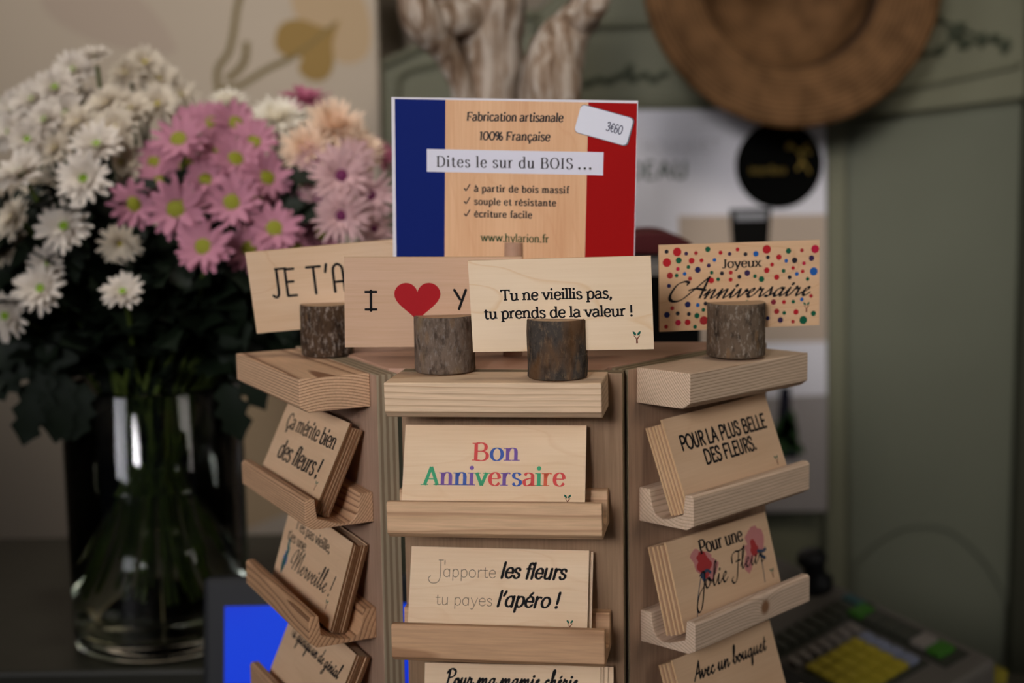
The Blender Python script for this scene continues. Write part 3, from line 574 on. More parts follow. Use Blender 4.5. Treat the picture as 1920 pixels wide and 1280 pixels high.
dwt('branch', [(895, 25, 1.24, 40), (860, 35, 1.22, 38), (815, 36, 1.21, 34), (790, 20, 1.205, 28)])
dwt('branch', [(1005, 420, 1.22, 40), (1020, 300, 1.20, 50), (1030, 190, 1.19, 58), (1040, 120, 1.19, 58), (1068, 62, 1.19, 44), (1098, 20, 1.19, 38), (1115, -40, 1.19, 30), (1110, -150, 1.2, 24)])
dwt('branch', [(1085, 45, 1.18, 22), (1112, 15, 1.17, 26), (1132, -20, 1.17, 20), (1150, -80, 1.17, 14)])

# leafy pot plant on the armoire shoulder
LEAFD = flat('plant_leaf', '3e5a14', .5, .4, vary=.3, scale=30)
pl = empty('potted_plant', loc=(at(850, 60, 1.9).x, 1.92, at(815, 62, AY).z+.034)); tag(pl, 'leafy green pot plant peeking out between wall panel and driftwood', 'plant')
MB().lathe([(.0005, 0), (.035, 0), (.05, .075), (.046, .075), (.033, .006), (.0005, .006)], 24).build('pot', flat('terracotta', '7a4d34', .8), pl)
m = MB()
for i in range(16):
    a = R(180+random.uniform(-40, 40)) if i < 9 else R(random.uniform(0, 360)); L_ = random.uniform(.06, .10); e = random.uniform(.1, .9); vs = []
    d = Vector((math.cos(a), math.sin(a)*.35, 0)); s_ = Vector((-d.y, d.x, 0)).normalized()
    for j in range(6):
        t = j/5; c = Vector((0, 0, .07))+d*L_*t+Vector((0, 0, L_*(e*t-.55*t*t))); wd = .024*math.sin(math.pi*min(1, .08+t*.92))
        vs += [c-s_*wd+Vector((0, 0, .004)), c, c+s_*wd+Vector((0, 0, .004))]
    m.add(vs, [(j*3+k, j*3+k+1, j*3+k+4, j*3+k+3) for j in range(5) for k in (0, 1)], 0, True)
m.build('leaves', LEAFD, pl)

# ------------------------------------------------------------------ glass vase
KV = .84
VX, VY, VZ, VR = -.318*KV, 1.31*KV, CAMZ-(CAMZ-.90)*KV, .078*KV
tag(MB().box(-.70, -.17, 1.030, 1.40, .9002, VZ-.0002).build('display_plinth', flat('plinth_paint', '26251c', .5, .3, vary=.1, scale=12), bevel=.003), 'low dark olive plinth on the counter under the glass vase', 'plinth')
vs_ = empty('glass_vase', loc=(VX, VY, VZ)); tag(vs_, 'clear glass cylinder vase half filled with water, holding the chrysanthemum bouquet', 'vase')
GL, nt, b = nmat('vase_glass', .02, .5); b.inputs['Transmission Weight'].default_value = 1; b.inputs['IOR'].default_value = 1.45; b.inputs['Base Color'].default_value = (.93, .96, .93, 1)
WA, nt, b = nmat('water', .0, .5); b.inputs['Transmission Weight'].default_value = 1; b.inputs['IOR'].default_value = 1.33; b.inputs['Base Color'].default_value = (.90, .93, .82, 1)
prof = [(.0005, .001), (VR-.006, .001), (VR-.001, .004), (VR, .012), (VR, .195), (VR-.0015, .197), (VR-.003, .195), (VR-.0035, .020), (VR-.010, .013), (.0005, .012)]
MB().lathe(prof, 64, close=True).build('glass_body', GL, vs_)
MB().lathe([(.0005, .0116), (VR-.0100, .0126), (VR-.0031, .0200), (VR-.0031, .124), (.0005, .124)], 64, close=True).build('water', WA, vs_)

# ------------------------------------------------------------------ chrysanthemums
STEM = flat('flower_stem', '45521c', .6, vary=.25, scale=60)
def petal_mat(name, a, b_, edge=.5):
    m, nt, bb = nmat(name, .6, .2); L = nt.links; tc = N(nt, 'ShaderNodeTexCoord'); sp = N(nt, 'ShaderNodeSeparateXYZ'); L.new(tc.outputs['Object'], sp.inputs[0])
    r = math_(nt, 'SQRT', math_(nt, 'ADD', math_(nt, 'MULTIPLY', sp.outputs[0], sp.outputs[0]), math_(nt, 'MULTIPLY', sp.outputs[1], sp.outputs[1])))
    rp = ramp(nt, [(0, a), (edge, b_)]); L.new(math_(nt, 'MULTIPLY', r, 30), rp.inputs[0]); L.new(rp.outputs[0], bb.inputs['Base Color'])
    bb.inputs['Subsurface Weight'].default_value = .0
    tr = nt.nodes.new('ShaderNodeBsdfTranslucent'); L.new(rp.outputs[0], tr.inputs[0]); mxs = nt.nodes.new('ShaderNodeMixShader'); mxs.inputs[0].default_value = .25
    L.new(bb.outputs[0], mxs.inputs[1]); L.new(tr.outputs[0], mxs.inputs[2]); L.new(mxs.outputs[0], nt.nodes['Material Output'].inputs[0]); return m
KIND = {
 'white': dict(mat=petal_mat('white_petals', 'cfd0b0', 'ded4c6'), rings=((16, 1.0, 8, .24), (15, .92, 26, .24), (11, .72, 46, .21), (7, .5, 62, .17)), disc=.24, dm=flat('green_disc', '6f8f16', .7, vary=.3, scale=400)),
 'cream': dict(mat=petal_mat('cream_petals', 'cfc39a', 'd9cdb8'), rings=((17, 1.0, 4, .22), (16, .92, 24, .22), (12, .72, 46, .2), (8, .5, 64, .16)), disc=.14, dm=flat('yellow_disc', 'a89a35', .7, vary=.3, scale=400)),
 'pink': dict(mat=petal_mat('pink_petals', '904c62', 'bb7f90'), rings=((13, 1.0, 6, .27), (11, .9, 22, .27)), disc=.36, dm=flat('yellow_green_disc', '75750f', .7, vary=.3, scale=400)),
 'bicolour': dict(mat=petal_mat('bicolour_petals', '884058', 'd0aaa8', .62), rings=((20, 1.0, 4, .15), (18, .85, 20, .15), (13, .6, 40, .13)), disc=.22, dm=flat('maroon_disc', '5c1440', .7, vary=.3, scale=400)),
 'pompon': dict(mat=petal_mat('pompon_petals', 'e6bd96', 'eed3b8'), rings=((22, 1.0, -8, .14), (22, .98, 14, .14), (20, .92, 34, .14), (16, .82, 52, .13), (12, .7, 68, .12), (7, .6, 82, .1)), disc=.06, dm=flat('pompon_centre', 'c9a070', .7)),
 'ivory': dict(mat=petal_mat('ivory_petals', 'e6dcae', 'f0e9d8'), rings=((22, 1.0, -8, .14), (22, .98, 14, .14), (20, .92, 34, .14), (16, .82, 52, .13), (12, .7, 68, .12), (7, .6, 82, .1)), disc=.06, dm=flat('ivory_centre', 'cfc58a', .7)),
 'rose': dict(mat=petal_mat('rose_petals', '8e3b58', 'b8687f'), rings=((15, 1.0, 6, .2), (13, .85, 28, .2), (9, .6, 52, .16)), disc=.15, dm=flat('rose_disc', '63203a', .7)),
}
def flower_mesh(kind, variant):
    K = KIND[kind]; rnd = random.Random(hash((len(kind), variant)) & 0xffff); m = MB()
    for ri, (n, ln, el, wd) in enumerate(K['rings']):
        for i in range(n):
            a = 2*math.pi*(i+.5*(ri % 2))/n + rnd.uniform(-.09, .09); L_ = ln*rnd.uniform(.88, 1.06); e = R(el+rnd.uniform(-9, 9)); W = wd*rnd.uniform(.85, 1.1)
            vs = []; bend = rnd.uniform(-.25, .35)
            for j in range(6):
                t = j/5; rr = .10+(L_-.10)*t*math.cos(e)-.0*t; z = (L_-.10)*t*math.sin(e)-bend*.35*t*t*(1 if el < 50 else .3)
                wj = W*(.45, .82, 1.0, 1.0, .78, .28)[j]
                for s_ in (-1, 0, 1):
                    vs.append((rr*math.cos(a)-s_*wj*.5*math.sin(a), rr*math.sin(a)+s_*wj*.5*math.cos(a), z+(.05*W/.2*abs(s_)*(1-t*.6))+.012*ri))
            m.add(vs, [(j*3+k, j*3+k+1, j*3+k+4, j*3+k+3) for j in range(5) for k in (0, 1)], 0, True)
    m.v = [(x*.5, y*.5, z*.5) for x, y, z in m.v]
    d = MB(); d.lathe([(K['disc']*.5, .01), (K['disc']*.48, .035), (K['disc']*.34, .06), (K['disc']*.15, .07), (.0005, .072)], 16)
    d.v = [(x*(1+.04*noise.noise(Vector((x*60, y*60, 1)))), y, z+.01*noise.noise(Vector((x*70, y*70, z*70)))) for x, y, z in d.v]
    return m, d
_fm = {}
BC = Vector((VX, VY, CAMZ-(CAMZ-1.16)*KV))
def flower(kind, x, y, size, Y, label, group=None, face=None, roll=0):
    """one stem: bloom with petals and centre, and a stem down into the vase"""
    Y *= KV; p = at(x, y, Y); S = size/F_PX*Y
    v = (len(_fm)+x) % 3; key = (kind, v)
    if key not in _fm:
        a, d = flower_mesh(kind, v)
        po = a.build('petals', KIND[kind]['mat'], fix=False); do = d.build('flower_centre', KIND[kind]['dm'], fix=False)
        _fm[key] = (po.data, do.data)
        bpy.data.objects.remove(po); bpy.data.objects.remove(do)
    n = face if face else ((p-BC)*Vector((1, .3, .8))).normalized()*.5 + Vector((random.uniform(-.3, .3), -.9, .12+random.uniform(-.25, .3)))
    n = Vector(n).normalized()
    o = empty('chrysanthemum', loc=p); o.rotation_euler = n.to_track_quat('Z', 'Y').to_euler(); tag(o, label, 'flower', group)
    bpy.context.view_layer.update()
    for nm, me in zip(('petals', 'flower_centre'), _fm[key]):
        c = bpy.data.objects.new(nm, me); col.objects.link(c); c.parent = o; c.scale = (S, S, S); c.rotation_euler = (0, 0, random.uniform(0, 6))
    # stem
    hx, hy = p.x-VX, p.y-VY; ang = math.atan2(hy, hx)+random.uniform(-.4, .4); k = KV*min(1, math.hypot(hx, hy)/.13)
    neck = Vector((VX+.028*k*math.cos(ang), VY+.028*k*math.sin(ang), VZ+KV*(.15+random.uniform(-.02, .03))))
    foot = Vector((VX-.056*k*math.cos(ang+random.uniform(-.3, .3)), VY-.056*k*math.sin(ang+random.uniform(-.3, .3)), VZ+.020+random.uniform(0, .035)))
    rimp = Vector((VX+.05*k*math.cos(ang), VY+.05*k*math.sin(ang), VZ+KV*.225))
    back = p - n*.012*(S/.05)
    mid = back - n*.03; mid = mid.lerp(rimp, .3)
    q = []; P = [foot, neck, rimp, mid, back]
    PP = [P[0]]+P+[P[-1]]
    for i in range(1, len(PP)-2):
        for t in (0, .25, .5, .75):
            a_, b_, c_, d_ = PP[i-1:i+3]; q.append(.5*(2*b_+(c_-a_)*t+(2*a_-5*b_+4*c_-d_)*t*t+(3*b_-a_-3*c_+d_)*t**3))
    q.append(P[-1])
    sm = MB(); sm.tube(q, .0018, 6)
    so = sm.build('stem', STEM, fix=False); so.parent = o; so.matrix_parent_inverse = o.matrix_world.inverted()
    return o
UF = (-.1, -.92, .36)
single = [
 ('white', 122, 425, 118, 1.20, 'white chrysanthemum with bright green centre, nearest the left of the pink blooms', UF),
 ('white', 158, 336, 118, 1.22, 'white chrysanthemum with green centre just above the largest low white bloom', UF),
 ('white', 183, 274, 112, 1.24, 'white chrysanthemum with small green centre, left of the topmost front pink bloom', (0, -.7, .7)),
 ('white', 38, 325, 112, 1.21, 'big white chrysanthemum tilted up at the left edge of the bouquet', (-.3, -.6, .75)),
 ('cream', 24, 410, 96, 1.23, 'cream shaded chrysanthemum at the left edge below the big white one', (-.5, -.7, .4)),
 ('white', 92, 493, 86, 1.21, 'small white chrysanthemum turned down, its green underside showing', (-.3, -.85, -.3)),
 ('white', 78, 542, 112, 1.20, 'low white chrysanthemum with green centre over the dark leaves', (-.2, -.85, .4)),
 ('white', 12, 592, 104, 1.20, 'lowest white chrysanthemum, cut off by the left edge of the photo', (-.2, -.9, .1)),
 ('white', 231, 548, 88, 1.17, 'lone small white chrysanthemum with yellow centre amid the dark leaves', (0, -.75, .62)),
 ('cream', 225, 455, 92, 1.20, 'shaded white chrysanthemum hanging under the leftmost pink bloom', (0, -.8, -.35)),
 ('white', 180, 106, 72, 1.32, 'white chrysanthemum at the very top of the bouquet', (0, -.3, .95)),
 ('pink', 337, 263, 118, 1.24, 'topmost front pink chrysanthemum with yellow centre', (0, -.8, .55)),
 ('pink', 331, 391, 128, 1.19, 'pink chrysanthemum with round green-yellow centre facing the front', (0, -.98, .15)),
 ('pink', 250, 384, 104, 1.21, 'leftmost pink chrysanthemum, turned aside with yellow centre', (.35, -.85, .3)),
 ('pink', 436, 380, 118, 1.20, 'pink chrysanthemum right of the one facing the front', (.1, -.9, .3)),
 ('pink', 382, 464, 118, 1.18, 'low pink chrysanthemum with yellow centre and drooping petals', (0, -.92, .3)),
 ('pink', 515, 430, 116, 1.20, 'pink chrysanthemum above the top left corner of the leftmost standing card', (.1, -.88, .4)),
 ('pink', 466, 468, 108, 1.22, 'pink chrysanthemum touching the left corner of the leftmost standing card', (.1, -.9, .3)),
 ('pink', 386, 338, 92, 1.24, 'pink chrysanthemum with hidden yellow centre in the middle of the pinks', (.1, -.8, .5)),
 ('bicolour', 640, 330, 136, 1.22, 'pale pink chrysanthemum with maroon centre left of the tricolour sign', (.1, -.95, .25)),
 ('bicolour', 640, 404, 120, 1.21, 'pale chrysanthemum with purple centre below the other maroon-centred one', (0, -.95, .05)),
 ('bicolour', 694, 366, 112, 1.23, 'pale pink chrysanthemum partly behind the left edge of the tricolour sign', (.35, -.9, .1)),
 ('ivory', 520, 226, 112, 1.30, 'ivory pompon chrysanthemum at the top between pink and peach blooms', (0, -.6, .8)),
 ('ivory', 428, 196, 84, 1.33, 'small ivory pompon chrysanthemum behind the top pink blooms', (0, -.4, .9)),
 ('pompon', 628, 240, 132, 1.30, 'large peach pompon chrysanthemum at the top right of the bouquet', (.2, -.6, .75)),
 ('pompon', 575, 282, 112, 1.28, 'cream peach pompon chrysanthemum between ivory and maroon-centred blooms', (0, -.8, .5)),
 ('pompon', 672, 282, 106, 1.31, 'peach pompon chrysanthemum close to the top left of the tricolour sign', (.4, -.6, .6)),
 ('rose', 570, 190, 108, 1.38, 'dark rose chrysanthemum rising behind the ivory pompon', (.1, -.3, .9)),
 ('rose', 712, 292, 84, 1.38, 'dark rose chrysanthemum showing beside the blue stripe of the sign', (.5, -.5, .6)),
]
for k, x, y, s_, Y, lab, fc in single: flower(k, x, y, s_, Y, lab, None, fc)
multi = [
 ('white chrysanthemum massed at the upper left of the bouquet', 'white chrysanthemums at the upper left', 'white', [(138, 134, 96, 1.33), (104, 166, 96, 1.31), (62, 190, 100, 1.31), (26, 206, 92, 1.33), (86, 226, 92, 1.28), (20, 250, 96, 1.28), (52, 262, 84, 1.27), (124, 214, 92, 1.30), (160, 200, 84, 1.33)]),
 ('creamy white chrysanthemum massed at the top of the bouquet right of its tip', 'creamy chrysanthemums at the top', 'cream', [(236, 140, 84, 1.35), (272, 118, 78, 1.36), (300, 150, 84, 1.36), (338, 178, 80, 1.36), (296, 196, 92, 1.32), (200, 196, 96, 1.30), (244, 206, 92, 1.30), (330, 215, 76, 1.36)]),
 ('shaded white chrysanthemum between the green-centred whites and the pinks', 'shaded white chrysanthemums in the middle left', 'cream', [(148, 232, 90, 1.28), (216, 240, 92, 1.27), (104, 280, 92, 1.27), (228, 306, 90, 1.27), (76, 350, 88, 1.27), (10, 470, 84, 1.27), (52, 462, 80, 1.27)]),
 ('mid pink chrysanthemum packed among the front pink blooms', 'pink chrysanthemums in the middle', 'pink', [(398, 232, 96, 1.28), (440, 232, 104, 1.28), (476, 268, 104, 1.27), (440, 300, 112, 1.25), (290, 304, 92, 1.27), (350, 312, 104, 1.26), (500, 334, 108, 1.25), (410, 288, 100, 1.26), (480, 372, 96, 1.25), (540, 380, 96, 1.26), (300, 340, 86, 1.26), (366, 230, 88, 1.29), (560, 350, 90, 1.27), (600, 440, 96, 1.25), (556, 470, 96, 1.23)]),
 ('pale pink chrysanthemum low among the maroon-centred blooms', 'pale pink chrysanthemums at the right', 'bicolour', [(592, 300, 92, 1.27), (596, 372, 92, 1.26), (700, 430, 90, 1.26), (664, 296, 92, 1.27)]),
]
for lab, grp, k, lst in multi:
    for x, y, s_, Y in lst: flower(k, x, y, s_, Y, lab, grp)
# dark leaves between the stems: nobody could count them
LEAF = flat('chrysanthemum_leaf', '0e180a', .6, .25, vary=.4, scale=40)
m = MB(); rnd = random.Random(3)
def leaf(c, d, L_, nrm):
    d = d.normalized(); s_ = d.cross(nrm).normalized(); nn = s_.cross(d)
    W = (.06, .30, .20, .40, .24, .34, .16, .02); vs = []
    for j, wj in enumerate(W):
        t = j/7; q = c+d*L_*t-nn*L_*.25*t*t
        vs += [q-s_*wj*L_*.8+nn*.05*L_, q, q+s_*wj*L_*.8+nn*.05*L_]
    m.add(vs, [(j*3+k, j*3+k+1, j*3+k+4, j*3+k+3) for j in range(7) for k in (0, 1)], 0, True)
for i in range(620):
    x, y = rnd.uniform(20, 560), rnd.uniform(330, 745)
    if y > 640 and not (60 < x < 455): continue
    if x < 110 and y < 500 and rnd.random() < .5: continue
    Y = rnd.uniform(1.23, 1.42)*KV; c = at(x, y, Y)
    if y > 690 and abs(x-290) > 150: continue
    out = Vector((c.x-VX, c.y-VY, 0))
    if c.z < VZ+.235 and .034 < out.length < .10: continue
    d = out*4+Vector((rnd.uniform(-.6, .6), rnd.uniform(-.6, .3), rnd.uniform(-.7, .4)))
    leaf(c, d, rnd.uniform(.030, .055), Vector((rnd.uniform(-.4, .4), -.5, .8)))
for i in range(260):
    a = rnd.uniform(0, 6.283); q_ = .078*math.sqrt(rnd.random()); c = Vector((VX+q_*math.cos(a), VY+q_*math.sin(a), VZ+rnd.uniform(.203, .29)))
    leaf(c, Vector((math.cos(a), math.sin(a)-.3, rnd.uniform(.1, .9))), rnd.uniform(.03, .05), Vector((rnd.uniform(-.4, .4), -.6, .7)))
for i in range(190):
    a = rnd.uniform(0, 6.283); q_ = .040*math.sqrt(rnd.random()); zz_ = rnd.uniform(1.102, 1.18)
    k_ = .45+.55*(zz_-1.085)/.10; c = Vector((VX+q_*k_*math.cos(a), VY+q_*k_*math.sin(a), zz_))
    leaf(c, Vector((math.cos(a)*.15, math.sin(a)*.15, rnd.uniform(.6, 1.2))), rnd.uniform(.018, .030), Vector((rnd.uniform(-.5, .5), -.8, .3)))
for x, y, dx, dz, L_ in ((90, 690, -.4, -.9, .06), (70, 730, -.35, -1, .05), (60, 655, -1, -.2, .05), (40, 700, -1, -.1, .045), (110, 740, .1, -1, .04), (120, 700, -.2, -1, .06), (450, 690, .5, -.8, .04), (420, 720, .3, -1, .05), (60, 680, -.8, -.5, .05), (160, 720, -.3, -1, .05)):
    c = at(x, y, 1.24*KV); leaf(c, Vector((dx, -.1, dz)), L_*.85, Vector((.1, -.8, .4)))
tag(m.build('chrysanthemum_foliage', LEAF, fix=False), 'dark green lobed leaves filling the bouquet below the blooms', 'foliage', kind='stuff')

# ------------------------------------------------------------------ till screen, register, small things behind the stand
BLK = flat('black_plastic', '17181a', .55, .3); DGREY = flat('dark_grey_plastic', '2b2c2c', .5, .3)
mon = empty('till_monitor', loc=(.030, .955, .9004)); tag(mon, 'black till monitor with a glowing blue screen behind the lower left of the stand', 'monitor')
SM = Matrix.Translation((0, 0, .0)) @ Matrix.Rotation(R(-14), 4, 'X')
zt = at(385, 1087, .97).z-.90
MB().box(-.240, .105, -.012, .014, .012, zt).build('screen_housing', BLK, mon, SM, bevel=.004)
SC, nt, b = nmat('lit_blue_screen', .4, .05)
tc = N(nt, 'ShaderNodeTexCoord'); nz = N(nt, 'ShaderNodeTexNoise', Scale=9.0, Detail=1.0); nt.links.new(tc.outputs['Object'], nz.inputs['Vector'])
rp = ramp(nt, [(.35, '1c28d2'), (.65, '0046e6')]); nt.links.new(nz.outputs['Fac'], rp.inputs[0]); nt.links.new(rp.outputs[0], b.inputs['Emission Color']); b.inputs['Emission Strength'].default_value = 1.55; b.inputs['Base Color'].default_value = (.01, .01, .02, 1)
MB().box(-.225, .09, -.0135, -.011, .02, zt-.0195).build('display', SC, mon, SM)
mk = MB()
for i, h in enumerate((3, 2, 2.4, 2, 2.8, 2)): mk.add([(-.2365+.0, -.0126, .034+i*.0032), (-.2365+h*.0009, -.0126, .034+i*.0032), (-.2365+h*.0009, -.0126, .0362+i*.0032), (-.2365, -.0126, .0362+i*.0032)], [(0, 1, 2, 3)])
mk.build('maker_mark', flat('silver_print', 'a8adb5', .4), mon, SM, fix=False)
MB().box(-.12, -.02, .0, .09, 0, .02).build('foot', DGREY, mon, bevel=.004)

reg = empty('cash_register', loc=(.2711, 1.1244, .90)); tag(reg, 'grey cash register with yellow and grey key columns at the lower right', 'cash register')
KS, KA = .6706, .6444
RT = Matrix.Translation((0, 0, .0449)) @ Matrix.Rotation(-1.0994, 4, 'Z') @ Matrix.Rotation(.2899, 4, 'X') @ Matrix.Rotation(.0612, 4, 'Y')
GREYP = flat('register_shell', '5f5a52', .5, .35); GREYD = flat('register_keybed', '34352c', .6)
tc_ = [RT @ Vector((a*KS, b*KA, 0)) for a, b in ((-.26, .080), (.128, .080), (.128, -.165), (-.26, -.165))]
b0 = MB(); b0.add(tc_+[Vector((v.x, v.y, .0004)) for v in tc_], [(0, 1, 2, 3), (7, 6, 5, 4), (0, 4, 5, 1), (1, 5, 6, 2), (2, 6, 7, 3), (3, 7, 4, 0)]); b0.build('shell', GREYP, reg, bevel=.005, seg=3)
reg_keys = {'y': flat('yellow_key', '9a8a22', .5), 'g': flat('blue_grey_key', '74798a', .5), 'w': flat('pale_key', '7d766e', .5), 'd': flat('dark_key', '3c3d34', .5), 'n': flat('green_key', '37691f', .5), 't': flat('teal_key', '38595a', .5), 'k': flat('black_key', '15150f', .5)}
def kb(x0, x1, y0, y1, z, c, nm='key', th=.004):
    MB().box(x0*KS, x1*KS, y0*KA, y1*KA, z-.0005, z+th).build(nm, c, reg, RT, bevel=.0008)
kb(-.022, .080, -.085, .024, .0005, GREYD, 'key_bed', .001)
for c_ in range(4):
    for r_ in range(6):
        x0 = -.018+c_*.0232; y1 = .018-r_*.0165
        kb(x0, x0+.0185, y1-.0145, y1, .0015, reg_keys['g' if r_ == 0 else 'y'])
kb(-.105, -.062, -.105, .072, .0005, GREYD, 'key_bed', .001)
for r_ in range(7): kb(-.047, -.028, .010-r_*.0155, .020-r_*.0155, .0015, reg_keys['w'])
for r_ in range(10): kb(-.100, -.067, .052-r_*.0155, .064-r_*.0155, .0015, reg_keys['d' if r_ else 't'])
kb(-.072, .100, .028, .066, .0005, GREYD, 'key_bed', .001)
for i, c_ in enumerate('ndddwn'): kb(-.070+i*.0265, -.048+i*.0265, .035, .060, .0015, reg_keys[c_])
kb(-.040, .075, -.155, -.095, .001, reg_keys['k'], 'black_pad', .006)
# odds and ends at the back of the register
blk = MB(); blk.lathe([(.0005, 0), (.013, 0), (.014, .008), (.009, .012), (.009, .022), (.013, .028), (.011, .034), (.0005, .035)], 24)
bo = blk.build('rubber_stamp', BLK, None, Matrix.Translation((.2711, 1.1244, .90)) @ Matrix.Translation(RT @ Vector((-.150*KS, .055*KA, .0002))) @ RT.to_3x3().to_4x4()); tag(bo, 'round black rubber stamp standing on the far corner of the cash register', 'stamp')
yp = MB().box(-.018, .018, -.012, .012, 0, .012).build('sticky_note_pad', flat('yellow_note_paper', '9a8c2e', .7), None, Matrix.Translation((.372, 1.165, .9004)) @ Matrix.Rotation(R(20), 4, 'Z'), bevel=.0008); tag(yp, 'small yellow sticky note pad right of the cash register', 'note pad')
pad = MB().box(-.14, .16, -.05, .05, 0, .012).build('desk_pad', BLK, None, Matrix.Translation((-.42, .96, .9004)) @ Matrix.Rotation(R(-4), 4, 'Z'), bevel=.003); tag(pad, 'flat black desk pad lying before the plinth of the vase', 'desk pad')

cdp = empty('customer_display', loc=(.085, 1.06, .9004)); tag(cdp, 'grey pole display behind the sign, dark front under a pale rim', 'display')
zz = at(1215, 478, 1.05).z-.90
MB().box(-.05, .05, -.03, .04, 0, .015).build('base', DGREY, cdp, bevel=.003)
MB().lathe([(.012, .014), (.012, zz-.10)], 16).build('pole', GREYP, cdp)
MB().prism([(-.02, zz-.075), (-.02, zz-.008), (-.012, zz), (.03, zz), (.03, zz-.085), (-.012, zz-.085)], -.085, .047, axis='x').build('head', flat('display_shell', '8d8881', .5), cdp, bevel=.004)
MB().box(-.08, .0455, -.0215, -.0195, zz-.066, zz-.014).build('dark_window', flat('display_window', '0e0f0d', .25), cdp)
po = MB(); pv = [(x, y) for x, y in ((1100, 466), (1100, 444), (1150, 436), (1195, 432), (1235, 431), (1265, 440), (1290, 452), (1284, 464), (1230, 470))]
pq_ = [(at(x, y, 1.07).x, at(x, y, 1.07).z) for x, y in spline(pv, 4)]
po.prism(pq_, -.03, .035, axis='y'); pouch = po.build('leather_pouch', flat('maroon_leather', '5a1c1e', .6, .3, vary=.2, scale=40), None, Matrix.Translation((0, 1.07, 0)), bevel=.004, seg=3); pouch.location.z += (.9012+zz) - min(q[1] for q in pq_)
tag(pouch, 'dark red leather pouch lying on the grey pole display, right of the sign', 'pouch')

# ------------------------------------------------------------------ THE CARD STAND
S0 = Matrix.Translation((-.00453, .7189, 1.23)) @ Matrix.Rotation(R(-8.9721), 4, 'Z')
CAMS = Vector((.11659, -.70940, .11265)); LS = 1.03
def lsc(v): return CAMS + (Vector(v)-CAMS)*LS        # the left panel stands three percent further back
PAN = {'C': ((0, 0), 0.0, 1.0), 'L': ((-.0912, .0230), -54.3514, LS), 'R': ((.0928, .0590), 55.3358, 1.0)}
def PM(pn, z=0):
    (x, y), a, s_ = PAN[pn]; v = Vector((x, y, z))
    if pn == 'L': v = lsc(v)
    return Matrix.Translation(v) @ Matrix.Rotation(R(a), 4, 'Z')
stand = empty('card_display_stand', S0); tag(stand, 'three-sided pale wood counter stand with slanted trays full of small message cards', 'display stand')
FACEV = veneer('stand_veneer', 'b08f74', '8e7059', seed=3, axis='z', grain=.6)
FACEV2 = veneer('stand_veneer_amber', 'a08062', '806449', seed=8, axis='z', grain=.5)
FACEV3 = veneer('stand_veneer_pink', 'b3937c', '93745e', seed=5, axis='z', grain=.6)
PLYE = ply('stand_ply_edge', 'a5957a', '85725a', 7, .011)
PLYE2 = ply('stand_ply_edge_green', '8f8064', '66573e', 5, .0105)
ZB = -.325
for pn, u0, u1, t, fm in (('L', -.0585, .0593, .0110, FACEV3), ('C', -.0508, .0577, .0100, FACEV2), ('R', -.0585, .0600, .0105, FACEV)):
    s_ = PAN[pn][2]
    ztop = -.0003 if pn != 'L' else 0
    MB().box(u0*s_, u1*s_, 0, t, ZB if pn != 'L' else ZB, ztop, 0, 1).build('side_panel', [fm, PLYE if pn == 'L' else PLYE2], stand, PM(pn, 0 if pn != 'L' else .0017), bevel=.0004)
tp = [(-.0505, .0112), (.0478, .0112), (.0492, .0205), (.1150, .1150), (-.1225, .0985), (-.0595, .0112)]
MB().prism(tp, -.0085, -.0005, axis='z').build('top_plate', veneer('top_plate_veneer', 'c49a80', 'ab836a', seed=11, grain=.3), stand, bevel=.0004)
MB().prism([(x*.98, y) for x, y in tp], ZB, ZB+.010, axis='z').build('base_plate', FACEV, stand)

IT = {'C0': (0, .0333, .0137, .0033, -.0002, .0087), 'L0': (.0017, .0355, .0136, .0027, .0002, .0029), 'R0': (-.0007, .0324, .0145, .003, -.0011, -.0192),
      'C1': (-.0573, .0346, .0141, .0028, -.0003, .0139), 'L1': (-.0566, .0348, .0120, .0023, 0, -.003), 'R1': (-.0601, .0334, .0142, .0025, .0002, -.0003),
      'C2': (-.1173, .0351, .0151, .0028, .0005, .004), 'L2': (-.1126, .0347, .0123, .0029, -.0002, -.0358), 'R2': (-.1222, .0338, .0138, .0021, .0009, .0119),
      'C3': (-.1758, .0348, .0146, .0028, .0003, .004), 'L3': (-.1691, .0347, .0123, .0027, 0, -.02), 'R3': (-.1827, .0338, .0138, .0022, .0003, .005),
      'C4': (-.2350, .0348, .0146, .0028, .0003, .0), 'L4': (-.2260, .0347, .0123, .0027, 0, 0), 'R4': (-.2430, .0338, .0138, .0022, .0003, 0)}
WS = .102
WOODS = {
 'C0': wood('pine_ledge_front', 'e3c4a0', 'a1744c', (-.012, -.19), .0030, .50, seed=1),
 'L0': wood('pine_ledge_left', 'dcb48e', '7a4a2c', (-.022, -.075), .00145, .85, seed=2, wob=.0003),
 'R0': wood('pine_ledge_right', 'dcc0a2', '8a6848', (-.060, .024), .00125, .7, seed=3),
 'C1': wood('pine_tray_front', 'dcb58d', '9a6844', (.03, -.05), .0042, .5, (), seed=4, wob=.002),
 'L1': wood('pine_tray_left', 'd0a680', '6f4629', (-.05, .03), .00125, .85, seed=5),
 'R1': wood('pine_tray_right', 'd9bda0', '93714f', (-.030, .025), .0016, .5, seed=6),
 'C2': wood('pine_tray_front_knotty', 'cfa47c', '8a5a38', (.02, -.02), .0052, .55, (), seed=7, wob=.0035),
 'L2': wood('pine_tray_left_streaked', 'c99c74', '6b4227', (-.09, .03), .0023, .8, seed=8, wob=.0022),
 'R2': wood('pine_tray_right_knot', 'd8bda2', '8f7052', (.04, -.16), .0015, .5, ((.009, -.033, -.0065, .0042),), seed=9),
}
def shelf_M(k, tilt=True):
    z, D, h, c, u, r_ = IT[k]; return PM(k[0], z) @ Matrix.Translation((u*PAN[k[0]][2], 0, 0)) @ Matrix.Rotation(-r_*0.9, 4, 'Y')
